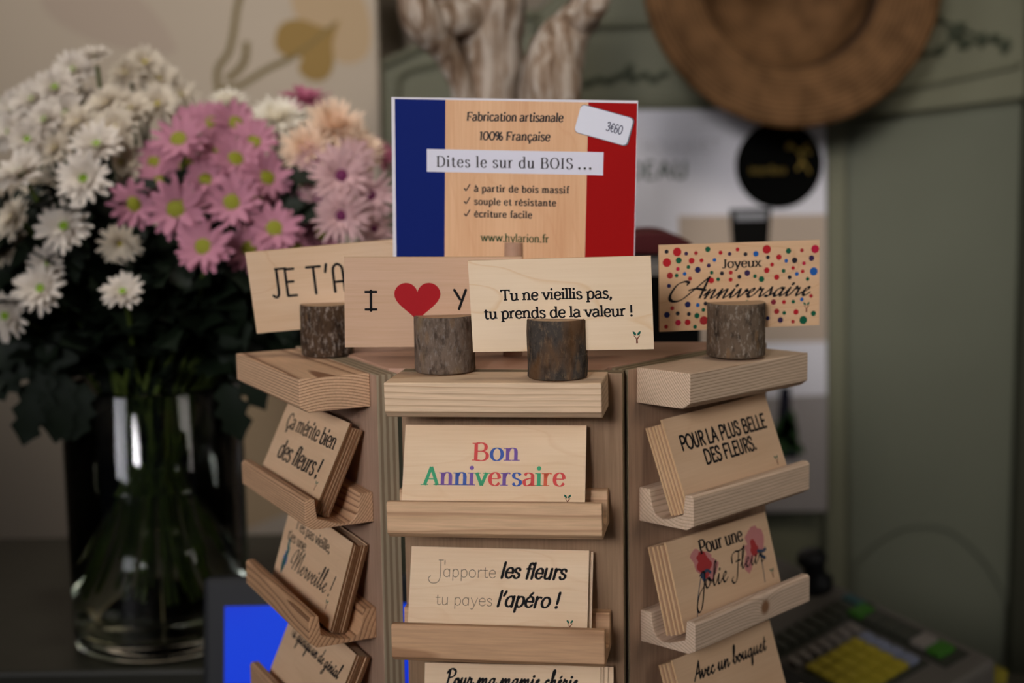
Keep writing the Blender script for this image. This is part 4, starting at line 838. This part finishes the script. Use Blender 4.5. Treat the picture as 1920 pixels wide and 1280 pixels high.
for k, (z, D, h, c, u, r_) in IT.items():
    s_ = PAN[k[0]][2]; wm = WOODS.get(k, WOODS[k[0]+('1' if k[1] == '3' else '2')])
    if k[1] == '0':
        pr = [(-D, 0), (-D, -h), (-D+.0042, -h-c), (-.0001, -h-c), (-.0001, 0)]
        nm = 'top_ledge'
    else:
        pr = [(-D, -.0006), (-D, -h), (-D+.0040, -h-c), (-.0001, -h-c), (-.0001, .0004), (-.0068, .0004), (-.0074, -.0045), (-.0086, -.0090), (-.0106, -.0121), (-.0140, -.0133), (-.0185, -.0128), (-D+.0061, -.0092), (-D+.0050, .0006), (-D+.0012, .0008)]
        nm = 'card_tray'
    pr = [(a*s_, b*s_) for a, b in pr]
    MB().prism(pr, -WS/2*s_, WS/2*s_, axis='x').build(nm, wm, stand, shelf_M(k), bevel=.0005)
# split dowel that grips the sign
DOW = flat('dowel_wood', 'b08a70', .7, vary=.15, scale=200)
SGY = .0560
m = MB(); rd = .0050
m.lathe([(.0005, 0), (rd, 0), (rd, .0425), (.0005, .0425)], 24)
for sgn in (-1, 1):
    pf = [(rd*math.cos(a), sgn*rd*math.sin(a)) for a in [R(22+i*(136/10)) for i in range(11)]]
    m.prism(pf, .0425, .0590, axis='z')
m.build('sign_peg', DOW, stand, Matrix.Translation((-.0040, SGY, -.0005)) @ Matrix.Rotation(R(1.5), 4, 'Y'))

# ------------------------------------------------------------------ bark log holders
CUT = flat('cut_log_wood', 'ad9070', .75, vary=.18, scale=300)
def Rz_card(q):   # card frame: yaw, lean, roll
    t, ro, ya = q
    return Matrix.Rotation(R(ya), 4, 'Z') @ Matrix.Rotation(R(t), 4, 'X') @ Matrix.Rotation(R(ro), 4, 'Y')
def log_holder(c, r_, h, yaw, off, lean, zc, mat, label, seed, z0=0):
    o = empty('log_card_holder', S0 @ Matrix.Translation((c[0], c[1], z0)) @ Matrix.Rotation(R(yaw), 4, 'Z')); tag(o, label, 'card holder', 'bark log card holders')
    m = MB(); n = 56; zs = [0, .0006, .003, .007, .0105]; zf = .0112; half = .0013
    def rr(a, z):
        q = Vector((math.cos(a)*1.3+seed*3, math.sin(a)*1.3, z*55)); q2 = Vector((math.cos(a)*6+seed, math.sin(a)*6, z*110))
        k = 1+.035*noise.noise(q)+.018*noise.noise(q2)+.010*noise.noise(q2*3)
        if z < .0004 or z > h-.0004: k -= .03
        return r_*k
    def slit(z): return off - math.tan(R(lean))*(z-zc)
    # lower body
    zl = zs+[zf]; vs = [(rr(2*math.pi*k/n, z)*math.cos(2*math.pi*k/n), rr(2*math.pi*k/n, z)*math.sin(2*math.pi*k/n), z) for z in zl for k in range(n)]
    m.add(vs, [(i*n+k, i*n+(k+1) % n, (i+1)*n+(k+1) % n, (i+1)*n+k) for i in range(len(zl)-1) for k in range(n)], 0, True)
    m.add(vs[:n], [tuple(range(n))[::-1]], 1); m.add(vs[-n:], [tuple(range(n))], 1)
    for sgn in (-1, 1):
        zl = [zf, .0145, .018, .0215, .0245, h-.0006, h]; rings = []
        for z in zl:
            y0 = slit(z)+sgn*half; a0 = math.asin(max(-.98, min(.98, y0/r_)))
            if sgn < 0: a1, a2 = math.pi-a0, 2*math.pi+a0
            else: a1, a2 = a0, math.pi-a0
            K = 30; ring = []
            for i in range(K+1):
                a = a1+(a2-a1)*i/K; x = rr(a, z)*math.cos(a); y = rr(a, z)*math.sin(a)
                if i in (0, K): y = y0
                ring.append((x, y, z))
            rings.append(ring)
        K = len(rings[0])
        vs = [v for r2 in rings for v in r2]
        m.add(vs, [(i*K+k, i*K+k+1, (i+1)*K+k+1, (i+1)*K+k) for i in range(len(zl)-1) for k in range(K-1)], 0, True)
        m.add(vs, [(i*K, i*K+K-1, (i+1)*K+K-1, (i+1)*K) for i in range(len(zl)-1)], 1)
        m.add(rings[-1], [tuple(range(K))], 1)
    m.build('log', [mat, CUT], o, fix=True); return o
LOGS = {
 'A': ((-.0982, .0387), .0137, .0262, 12.07, .0023, 13.3, .0375, bark('bark_dark_speckled', '483626', '231911', 'a89a8c', .85, 1, None)),
 'B': ((-.0286, .0007), .0148, .0272, 13.61, -.0005, 6.52, .0339, bark('bark_grey_brown', '6e5e50', '40342a', '9a9086', .5, 2, '7a6340')),
 'C': ((.0286, -.0168), .0142, .0276, -1.05, -.0029, 3.82, .0349, bark('bark_blackish', '453e37', '26201b', '8a7258', .6, 3, '6b4a2a')),
 'D': ((.1108, .0572), .0148, .0270, 18.77, .0051, -.66, .0354, bark('bark_lichen', '685746', '3d3227', 'a89c8c', .8, 4, None)),
}
LLAB = {'A': 'dark speckled bark log on the left ledge, holding the leftmost card', 'B': 'grey brown bark log holding the red heart card',
        'C': 'blackish bark log nearest the front, holding the pale card with two lines of text', 'D': 'lichen-flecked bark log on the right ledge, holding the dotted birthday card'}
for k, (c_, r_, h, ya, off, lean, zc, mt) in LOGS.items():
    if k == 'A':
        c3 = lsc((c_[0], c_[1], .0017)); log_holder((c3.x, c3.y), r_*LS, h*LS, ya, off*LS, lean, zc-.0017, mt, LLAB[k], 1, c3.z+.0008)
    else: log_holder(c_, r_, h, ya, off, lean, zc, mt, LLAB[k], {'B': 2, 'C': 3, 'D': 4}[k], {'B': .0004, 'C': .0007, 'D': .0006}[k])

# ------------------------------------------------------------------ message cards
CT = .0011
CV = {'pale': veneer('card_maple', 'ecd2b0', 'e3c6a0', .38, 'd7a76c', 1, grain=.3), 'pink': veneer('card_beech', 'd8b294', 'cda684', 0, seed=2, grain=.55), 'stripe': veneer('card_pine', 'e3c5a4', 'd6b38d', .35, 'c79a70', 3, grain=.35),
      'tan': veneer('card_birch', 'e0bd98', 'd3ae88', .15, 'c79a70', 4, grain=.35), 'birch': veneer('card_birch_light', 'e8caa4', 'ddbb93', .2, 'd0a070', 5, grain=.4), 'dots': veneer('card_poplar', 'dcb48c', 'cfa67c', .3, 'c08a5c', 6, grain=.35)}
EDGEL = ply('laser_burnt_edge', '8a6240', '5a3a22', 3, CT); EDGEP = ply('pale_card_edge', 'dcbb92', 'c09a6c', 3, CT)
def card_M(X, q): return S0 @ Matrix.Translation(X) @ Rz_card(q)
def card(X, q, w_, h_, ven, edge, label, group, draw=None, mats=()):
    m = MB(); m.box(-w_/2, w_/2, -CT/2, CT/2, -h_/2, h_/2, 0, 1)
    if draw: draw(m, -CT/2-.00007)
    o = m.build('message_card', [CV[ven], edge]+list(mats), None, card_M(X, q), fix=False); tag(o, label, 'card', group); return o
BASEM = [INK, LEAFINK, TRUNKINK]            # slots 2, 3, 4
INKC = {k: flat('ink_'+n, c, .65, .15) for k, n, c in (('r', 'red', 'ae2026'), ('g', 'green', '14563a'), ('b', 'blue', '23599c'), ('n', 'navy', '23244e'), ('k', 'black', '26242a'), ('p', 'purple', '3a2848'), ('d', 'brick', 'a02c2c'), ('c', 'crimson', 'b51e3c'), ('m', 'maroon', '7c2430'), ('o', 'orange', 'dd6a4c'), ('v', 'violet', '7a5aa0'), ('e', 'emerald', '45a372'), ('s', 'royal', '4560a6'), ('q', 'sky', '4394bd'), ('a', 'coral', 'd8504c'), ('w', 'watered_pink', 'c2807a'), ('x', 'watered_red', 'a83a38'), ('y', 'slate', '3d4a5c'), ('t', 'teal', '3e6a68'))}
def d_logC(m, y):
    text(m, y, 'Tu ne vieillis pas,', SLAB, -28, 24.4, 2.5, .70, 2); text(m, y, 'tu prends de la valeur !', SLAB, -36.6, 33.6, -6.0, .70, 2); tree_logo(m, y, 34.9, -18.9, 6.0, 3, 4)
def d_logB(m, y):
    text(m, y, 'I', Style(.9, 1, 1.7, .85, round_=True), -31.7, None, -4, 1.4, 2)
    pts = [(16*math.sin(t)**3, 13*math.cos(t)-5*math.cos(2*t)-2*math.cos(3*t)-math.cos(4*t)) for t in [2*math.pi*i/48 for i in range(48)]]
    poly_mm(m, y, [(-7.6+a*11.1/16, 1.4+b_*.69) for a, b_ in pts], 5)
    text(m, y, 'YOU', Style(.95, 1, round_=True, track=1), 9.6, 35.5, -3.4, 1.35, 2)
def d_logA(m, y):
    text(m, y, "JE T'\u0104IME", Style(.64, 1, 0, round_=True, track=.7), -33.2, 31.5, -3.2, 2.13, 2); tree_logo(m, y, 35, -18.9, 6, 3, 4)
    m.add([(-.0300, y, .0117), (-.0235, y, .0117), (-.0235, y, .0129), (-.0300, y, .0129)], [(0, 1, 2, 3)], 2)
DOTS = [(-38.5,18.5,1.05,'k'),(-33.0,18.2,2.21,'r'),(-28.3,17.2,.99,'p'),(-23.2,17.3,.99,'d'),(-17.0,19.0,1.4,'g'),(-10.3,17.1,1.05,'r'),(-5.5,16.3,.99,'p'),(-1.3,18.4,.99,'r'),(2.9,15.9,1.05,'k'),(8.4,15.9,1.4,'b'),(14.2,18.0,2.21,'r'),(14.8,13.9,.99,'k'),(20.7,13.8,1.46,'r'),(25.8,16.8,1.46,'g'),(33.0,16.9,.99,'d'),(40.1,17.3,2.1,'c'),(38.2,12.7,1.46,'p'),(29.1,11.9,1.46,'k'),(24.6,11.8,.99,'b'),(17.0,10.1,1.05,'r'),(34.1,10.2,.99,'c'),(28.3,8.0,.99,'r'),(33.4,6.1,.99,'r'),(39.4,5.9,2.1,'b'),(30.3,4.9,1.05,'b'),(26.4,3.3,1.05,'k'),(23.2,6.7,1.05,'g'),(19.5,3.6,1.4,'r'),(36.1,2.1,.99,'g'),(14.2,7.3,1.46,'r'),(11.4,2.9,1.52,'g'),(7.9,4.5,.99,'g'),(3.8,6.3,1.52,'p'),(-.4,4.5,1.05,'k'),(-4.9,6.8,1.05,'r'),(-5.0,3.2,1.05,'r'),(-9.6,6.6,1.05,'k'),(-11.6,3.6,.99,'g'),(-15.2,3.2,1.52,'r'),(-15.0,7.1,.99,'g'),(-16.5,10.8,1.05,'p'),(-13.5,13.5,.99,'b'),(-20.3,13.5,1.05,'r'),(-25.5,13.5,1.52,'r'),(-22.3,8.8,1.57,'n'),(-27.2,10.4,.99,'g'),(-32.2,13.9,1.57,'g'),(-38.4,13.0,2.21,'r'),(-32.7,9.6,.99,'c'),(-36.9,6.4,1.57,'d'),(-33.4,6.3,.99,'g'),(-29.2,7.0,.99,'b'),(-26.4,4.5,1.05,'d'),(-37.4,1.2,1.05,'n'),(-27.7,-8.6,1.52,'n'),(-22.4,-9.1,1.05,'b'),(-18.3,-8.5,1.05,'k'),(-12.8,-9.2,1.05,'r'),(-4.2,-9.6,1.05,'r'),(3.7,-9.1,1.52,'g'),(-35.8,-10.2,1.05,'d'),(-38.6,-13.5,1.57,'n'),(-33.0,-13.0,1.05,'k'),(-27.1,-13.5,1.05,'k'),(-19.5,-11.7,.99,'g'),(-22.9,-14.5,1.4,'g'),(-19.3,-17.1,2.21,'d'),(-32.8,-17.7,1.52,'c'),(-27.8,-17.7,1.52,'r'),(-39.1,-19.5,1.05,'d'),(-23.9,-20.2,1.05,'g'),(17.8,-9.1,1.4,'m'),(23.4,-9.3,1.05,'r'),(28.4,-9.3,.99,'g'),(33.0,-8.3,.99,'b'),(38.0,-6.7,.99,'d'),(19.5,-14.0,1.4,'d'),(23.5,-14.9,.99,'g'),(29.9,-14.7,1.4,'r'),(39.3,-15.8,1.4,'g'),(14.7,-17.3,1.05,'n'),(21.5,-18.5,1.46,'p'),(28.3,-19.6,.99,'d'),(33.8,-19.0,2.1,'g')]
DK = 'rgbnkpdcm'
def d_logD(m, y):
    for a, b_, r_, c_ in DOTS: disc_mm(m, y, a, b_, r_, 5+DK.index(c_), 18)
    text(m, y-.00004, 'Joyeux', JOY, -10, 11.2, 9.3, .62, 2); text(m, y-.00004, 'Anniversaire', SCR, -37, 36.5, -5.6, 1.28, 2, rise=-.6); tree_logo(m, y, 35.5, -15, 5.5, 3, 4)
def d_C1(m, y):
    text(m, y, 'Bon', BON, -10.5, 12, 4.9, 1.22, 5, [5, 6, 7]); text(m, y, 'Anniversaire', BON, -33.9, 34.3, -7.1, 1.22, 5, [8, 9, 6, 7, 8, 5, 9, 6, 5, 8, 10, 5]); tree_logo(m, y, 35.5, -16.3, 5.4, 3, 4)
def d_C2(m, y):
    text(m, y, "J\u0105pporte".replace('J', ''), THIN, -27.4, -1.2, 8.0, .74, 5); m2 = spline([(-28.6, 16), (-28.6, 8), (-30, 5.2), (-33, 5.0), (-34.4, 7), (-33.2, 8.3)], 6)
    for i in range(len(m2)-1):
        a, b_ = m2[i], m2[i+1]; l = math.hypot(b_[0]-a[0], b_[1]-a[1]) or 1; nx, nz = -(b_[1]-a[1])/l*.15, (b_[0]-a[0])/l*.15
        poly_mm(m, y, [(a[0]+nx, a[1]+nz), (a[0]-nx, a[1]-nz), (b_[0]-nx, b_[1]-nz), (b_[0]+nx, b_[1]+nz)], 5)
    rect_mm(m, y, -29.6, -27.2, 15.8, 16.1, 5); rect_mm(m, y, -26.7, -26.3, 13.8, 16, 5)
    text(m, y, 'les fleurs', BOLDIT, .6, 32.4, 8.2, .96, 2); text(m, y, 'tu p\u0105yes', THIN, -30.6, -2.4, -5.4, .72, 5); text(m, y, "l'\u0105péro !", BOLDIT, -.8, 29.2, -5.4, .96, 2); tree_logo(m, y, 35, -15.8, 5.2, 3, 4)
def d_C3(m, y): text(m, y, 'Pour ma mamie chérie', Style(1.1, .6, slant=.2, font=SCRIPT, nib=R(30)), -33, 32, 11.8, 1.05, 2); tree_logo(m, y, 35, -16, 5.2, 3, 4)
def d_L1(m, y): text(m, y, 'Ça mérite bien', COND, -34.5, 37.2, 7.4, 1.13, 2); text(m, y, 'des fleurs !', Style(1.5, .42, .3, .42, slant=.12), -30, 30.5, -9.0, 1.36, 2); tree_logo(m, y, 33.4, -15, 5.2, 3, 4)
def d_L2(m, y):
    text(m, y, "T'es pas vieille,", COND, -30, 20, 10.7, .72, 2); text(m, y, "t'es une", COND, -36.8, -10, 3.0, .72, 2); text(m, y, 'Merveille !', SCR2, -24, 33, -9.6, 1.55, 2, rise=1); tree_logo(m, y, 31.8, -15.4, 5.2, 3, 4)
    for a, b_, an, l, c_ in ((-33, -10, 80, 12, 6), (-31.5, -4, 70, 9, 6), (-32.5, 1, 95, 8, 6), (-34, -12, 110, 8, 6), (-34.2, -6.5, 60, 5, 5), (-32.6, -5.2, 120, 6, 5), (-30.6, -8, 85, 6, 5), (-33.6, -9.4, 100, 5, 5)):
        ca, sa = math.cos(R(an)), math.sin(R(an)); poly_mm(m, y-.00001*c_, [(a+ca*l*(t-.5)-sa*w_*l, b_+sa*l*(t-.5)+ca*w_*l) for t, w_ in ((0, 0), (.3, .17), (.7, .15), (1, 0), (.7, -.15), (.3, -.17))], c_)
def d_L3(m, y): text(m, y, "T'es quelqu'un de génial".replace("T'es", 'u'), BRUSH, -33, 34, 5.8, 1.02, 2); text(m, y, "T'", Style(.8, .6, slant=.25), -36, -33, 6, .8, 2)
def d_R1(m, y): text(m, y, 'POUR LA PLUS BELLE', BOLDHAND, -34.6, 36, 5.0, 1.0, 2); text(m, y, 'DES FLEURS.', BOLDHAND, -20, 22.5, -4.6, 1.0, 2); tree_logo(m, y, 35.6, -15.5, 5.2, 3, 4)
def blot(m, y, cx, cz, rx, rz, c_, seed):
    rnd2 = random.Random(seed); poly_mm(m, y, [(cx+rx*(1+.22*math.sin(3*t+seed)+rnd2.uniform(-.1, .1))*math.cos(t), cz+rz*(1+.18*math.cos(2*t+seed)+rnd2.uniform(-.1, .1))*math.sin(t)) for t in [2*math.pi*i/26 for i in range(26)]], c_)
def d_R2(m, y):
    for cx, cz, rx, rz, c_, s_ in ((-19, 8, 9, 8, 5, 1), (-15, 5, 9, 7.5, 5, 2), (-17, 7, 6.5, 6, 6, 3), (-19, 9, 3.5, 3, 6, 7), (-17, 3, 4, 4, 6, 4), (27, 11, 7, 7.5, 5, 5), (31, 9, 6, 8, 5, 6), (21, 4, 4, 5.5, 5, 8), (26, 6, 4, 5, 6, 9), (18, -1, 3.5, 5, 5, 10)):
        blot(m, y-.000004*(s_), cx, cz, rx*.85, rz*.85, c_, s_)
    for pts, wd in (([(-20, 3), (-24, -3), (-28, -10), (-31, -18)], .5), ([(30, 3), (30, -4), (29, -13)], .45), ([(-20, 1), (-16, 3), (-13, 1)], 1.6), ([(-21, 2), (-19, -2)], 2.4), ([(28, 4), (33, 3), (36, 4)], 1.8), ([(29, 2), (34, -1)], 1.8)):
        q = spline(pts, 4)
        for i in range(len(q)-1):
            a, b_ = q[i], q[i+1]; l = math.hypot(b_[0]-a[0], b_[1]-a[1]) or 1; nx, nz = -(b_[1]-a[1])/l*wd/2, (b_[0]-a[0])/l*wd/2
            poly_mm(m, y-.00005, [(a[0]+nx, a[1]+nz), (a[0]-nx, a[1]-nz), (b_[0]-nx, b_[1]-nz), (b_[0]+nx, b_[1]+nz)], 7)
    text(m, y-.00007, 'Pour une', COND, -18.4, 18.6, 11.5, .98, 2); text(m, y-.00007, 'Jolie', SCR2, -27, -1, -5.6, 1.5, 2); text(m, y-.00007, 'Fleur', SCR2, 3, 32, -2.2, 1.4, 2); tree_logo(m, y, 37, -12.1, 5.2, 3, 4)
def d_R3(m, y): text(m, y, '@vec un bouquet', BRUSH, -30, 33.5, 8.2, 1.15, 2)

FR = {  # pose in the stand's own frame: centre, (lean, roll, yaw), width, height
 'logC': ((.0308, -.0197, .0349), (3.82, -1.45, -1.05), .0852, .0435, 'pale', EDGEP, d_logC, [], 'pale wooden card in front reading Tu ne vieillis pas, tu prends de la valeur'),
 'logB': ((-.0335, -.0010, .0339), (6.52, 1.25, 13.61), .0851, .0443, 'pink', EDGEP, d_logB, [INKC['r']], 'pinkish wooden card with a big red heart between the letters I and Y'),
 'logA': (lsc((-.0949, .0418, .0375)), (13.29, -4.13, 12.07), .085*LS, .0442*LS, 'stripe', EDGEP, d_logA, [], "tilted wooden card reading JE T'A in thin capitals, leftmost of the standing cards"),
 'logD': ((.1125, .0632, .0354), (-.66, -.2, 18.77), .085, .0439, 'dots', EDGEP, d_logD, [INKC[c_] for c_ in DK], 'wooden card covered in coloured dots reading Joyeux Anniversaire'),
 'C1': ((-.0024, -.0175, -.0451), (-23.97, -.33, 1.44), .0876, .0445, 'birch', EDGEL, d_C1, [INKC[c_] for c_ in 'asvevoq'], 'wooden card reading Bon Anniversaire in many colours, in the front upper tray'),
 'C2': ((-.0014, -.0175, -.1060), (-20.96, .25, 1.51), .0868, .0445, 'birch', EDGEL, d_C2, [SOFTINK], "wooden card reading J'apporte les fleurs, tu payes l'apéro, in the front second tray"),
 'C3': ((.0042, -.0172, -.1657), (-16.37, -.08, 2.59), .0863, .0445, 'birch', EDGEL, d_C3, [], 'wooden card reading Pour ma mamie chérie, cut by the bottom of the photo'),
 'L1': (lsc((-.1062, .0121, -.0434)), (-25.52, .25, -53.16), .085*LS, .0445*LS, 'tan', EDGEL, d_L1, [], 'wooden card reading Ça mérite bien des fleurs, in the left upper tray'),
 'L2': (lsc((-.1031, .0125, -.1015)), (-16.38, 2.76, -51.95), .085*LS, .0445*LS, 'tan', EDGEL, d_L2, [INKC['s'], INKC['t']], 'wooden card with blue flower and the word Merveille, in the left second tray'),
 'L3': (lsc((-.1053, .0119, -.1569)), (-23.78, 2.98, -52.05), .085*LS, .0445*LS, 'tan', EDGEL, d_L3, [], 'wooden card ending in de génial, in the left lowest tray in view'),
 'R1': ((.1068, .0483, -.0461), (-20.72, -1.34, 53.22), .085, .0445, 'tan', EDGEP, d_R1, [], 'wooden card reading POUR LA PLUS BELLE DES FLEURS, in the right upper tray'),
 'R2': ((.1062, .0487, -.1096), (-15.89, .45, 54.66), .085, .0445, 'tan', EDGEP, d_R2, [INKC['w'], INKC['x'], INKC['y']], 'wooden card with red poppies reading Pour une Jolie Fleur, in the right second tray'),
 'R3': ((.1110, .0483, -.1695), (-18.18, .07, 54.93), .085, .0445, 'tan', EDGEP, d_R3, [], 'wooden card reading Avec un bouquet in black script, in the right lowest tray in view'),
}
ORD = ['', 'second', 'third', 'fourth', 'fifth', 'sixth', 'seventh', 'eighth', 'ninth']
STACK = {'C1': (1, 1.25, .0006, 0, 'Bon Anniversaire'), 'C2': (3, 1.32, .0008, 0, "J'apporte les fleurs"), 'C3': (3, 1.3, .0022, 0, 'mamie chérie'),
         'L1': (5, 1.36, .0001, .25, 'Ça mérite bien'), 'L2': (6, 1.22, .0001, .1, 'Merveille'), 'L3': (5, 1.35, .0002, .1, 'de génial'),
         'R1': (5, 1.62, -.0007, .15, 'PLUS BELLE'), 'R2': (4, 2.15, -.0007, .15, 'poppy'), 'R3': (3, 1.9, -.0012, .1, 'Avec un bouquet')}
rnd = random.Random(11)
for k, (X, q, w_, h_, ven, edge, dr_, mats, lab) in FR.items():
    s_ = LS if k[0] == 'L' else 1; X = Vector(X)
    if k in STACK:
        inv = shelf_M(k).inverted(); D_ = IT[k][1]
        FL = [(0, .0004), (.0068, .0004), (.0074, -.0045), (.0086, -.0090), (.0106, -.0121), (.0140, -.0133), (.0185, -.0128), (D_-.0061, -.0092), (D_-.0050, .0006), (.06, .0006)]
        def floor_at(v):
            v /= s_
            for (a, za), (b_, zb_) in zip(FL, FL[1:]):
                if a <= v <= b_: return (za+(zb_-za)*(v-a)/(b_-a))*s_
            return .0004*s_
        def settle(Xi, qi, w2, h2, only_up=False):     # let the card come to rest on the floor of its groove
            Ri = Rz_card(qi).to_3x3(); ui = Ri @ Vector((0, 0, 1)); lift = -9
            for dx in (-w2/2, w2/2):
                for dy in (-CT/2, CT/2):
                    pl_ = inv @ (Xi + Ri @ Vector((dx, dy, -h2/2))); lift = max(lift, floor_at(-pl_.y)+.0005-pl_.z)
            return Xi + ui*(max(0, lift) if only_up else lift)/ui.z
        Rf = Rz_card(q).to_3x3(); inward = PM(k[0]).to_3x3() @ Vector((0, 1, 0))
        over = max(-(inv @ (X + Rf @ Vector((dx, -CT/2, -h_/2)))).y for dx in (-w_/2, w_/2)) - (D_-.0064)*s_
        if over > 0: X = X + inward*over           # behind the lip of the tray
        for _ in range(3): X = settle(X, q, w_, h_, True)
    card(X, q, w_, h_, ven, edge, lab, 'message cards', dr_, BASEM+list(mats))
    if k in STACK:
        n, pitch, ux, dl, nick = STACK[k]
        Rm = Rz_card(q).to_3x3(); back = Rm @ Vector((0, 1, 0)); right = Rm @ Vector((1, 0, 0))
        for i in range(1, n+1):
            Xi = X + back*(pitch/1000*i*s_) + right*(ux*i*s_+rnd.uniform(-.0004, .0004))
            qi = (q[0]+rnd.uniform(-.03, .03)+dl*i*.4, q[1], q[2]+rnd.uniform(-.03, .03))
            for _ in range(6): Xi = settle(Xi, qi, .085*s_, .0445*s_)
            card(Xi, qi, .085*s_, .0445*s_, ven, edge, f'wooden card stacked {ORD[i]} from the front behind the {nick} card', 'message cards')

# ------------------------------------------------------------------ tricolour sign
sg = empty('stand_sign', S0 @ Matrix.Translation((-.0016, SGY-.0030, .0873)) @ Rz_card((5.0, 1.75, 1.64))); tag(sg, 'blue, wood and red sign on a peg atop the stand, reading BOIS', 'sign')
m = MB(); T2 = .0016
cs = [(-63, -44), (62.3, -42.5), (62.3, 43.9), (-62.7, 44.2)]
m.prism([(a/1000, b_/1000) for a, b_ in cs], -T2/2, T2/2, axis='y', m=0); y = -T2/2-.0001
poly_mm(m, y, [(-61.2, -43.6), (-35.9, -43.4), (-34.8, 43.2), (-60.9, 43.4)], 1); poly_mm(m, y, [(-35.9, -43.4), (36.9, -42.4), (37.6, 42.8), (-34.8, 43.2)], 2); poly_mm(m, y, [(36.9, -42.4), (61.9, -42.2), (61.9, 42.6), (37.6, 42.8)], 3)
y -= .0001
text(m, y, 'Fabrication artisanale', FANCY, -24.2, 25, 32.9, .60, 5); text(m, y, '100% Française', FANCY, -17.8, 18.5, 23.3, .60, 5)
poly_mm(m, y, [(-44.7, 6.7), (45.5, 6.5), (45.6, 18.1), (-44.6, 18.3)], 4); y -= .0001
text(m, y, 'Dites le sur du BOIS', DIDONE, -39.7, 30.3, 9.4, .76, 5); text(m, y, '...', Style(1.3, 1, track=.8), 32.6, 40, 9.5, .8, 5)
for s_, x1, zb in (('à partir de bois massif', 28.4, -3.0), ('souple et résistante', 21.9, -9.7), ('écriture facile', 9.6, -16.1)):
    text(m, y, s_, BOOK, -20.2, x1, zb, .47, 5)
    q = [(-25.4, zb+1.6), (-24.4, zb+.4), (-22.4, zb+3.8)]
    for a, b_, wd in ((q[0], q[1], .7), (q[1], q[2], .55)):
        l = math.hypot(b_[0]-a[0], b_[1]-a[1]); nx, nz = -(b_[1]-a[1])/l*wd/2, (b_[0]-a[0])/l*wd/2; poly_mm(m, y, [(a[0]+nx, a[1]+nz), (a[0]-nx, a[1]-nz), (b_[0]-nx, b_[1]-nz), (b_[0]+nx, b_[1]+nz)], 5)
text(m, y, 'www.hylarion.fr', WEB, -16.8, 18.4, -28.5, .55, 6)
m.build('sign_board', [flat('sign_card_edge', 'd9d4d6', .5), flat('sign_blue', '0c1f66', .6, .08), veneer('sign_beech_print', 'e2b488', 'd39f72', .18, 'c98a5e', 9, axis='z', grain=.45), flat('sign_red', '9c0c0b', .6, .08), flat('sign_banner', 'd8d6de', .5), flat('sign_ink', '2a2320', .6), GREENINK], sg, fix=False)
m = MB(); C_ = [(34.2, 41.6), (60.3, 34.8), (56.9, 21.7), (30.6, 28.4)]
cx, cz = sum(a for a, b_ in C_)/4, sum(b_ for a, b_ in C_)/4; an = math.atan2(C_[1][1]-C_[0][1], C_[1][0]-C_[0][0]); hw, hh, rc = 13.6, 7.0, 2.2
def rr_(hw, hh, rc, n=6):
    o = []
    for sx, sz, a0 in ((1, 1, 0), (-1, 1, 90), (-1, -1, 180), (1, -1, 270)):
        for i in range(n+1): a = R(a0+90*i/n); o.append((sx*(hw-rc)+rc*math.cos(a), sz*(hh-rc)+rc*math.sin(a)))
    return o
rot2 = lambda a, b_: (cx+a*math.cos(an)-b_*math.sin(an), cz+a*math.sin(an)+b_*math.cos(an))
yb = -T2/2-.0004
m.prism([tuple(v/1000 for v in rot2(*p_)) for p_ in rr_(hw, hh, rc)], yb-.0005, yb, axis='y')
m.prism([tuple(v/1000 for v in rot2(a+.3, b_)) for a, b_ in rr_(hw+.35, hh+.35, rc)], yb, yb+.0002, axis='y', m=2)
m2 = MB(); text(m2, 0, '3\u20ac60', Style(.8, 1, round_=True), 1.5, 9.8, -2.2, .62, 1)
m.add([(rot2(x*1000, z*1000)[0]/1000, yb-.00058, rot2(x*1000, z*1000)[1]/1000) for x, yy, z in m2.v], m2.f, 1)
m.build('price_sticker', [PAPERW, flat('price_ink', '4a4a5c', .6), flat('sticker_shadow_edge', '6a6a70', .6)], sg, fix=False)['label'] = 'white price label with rounded corners stuck at the top right of the sign'
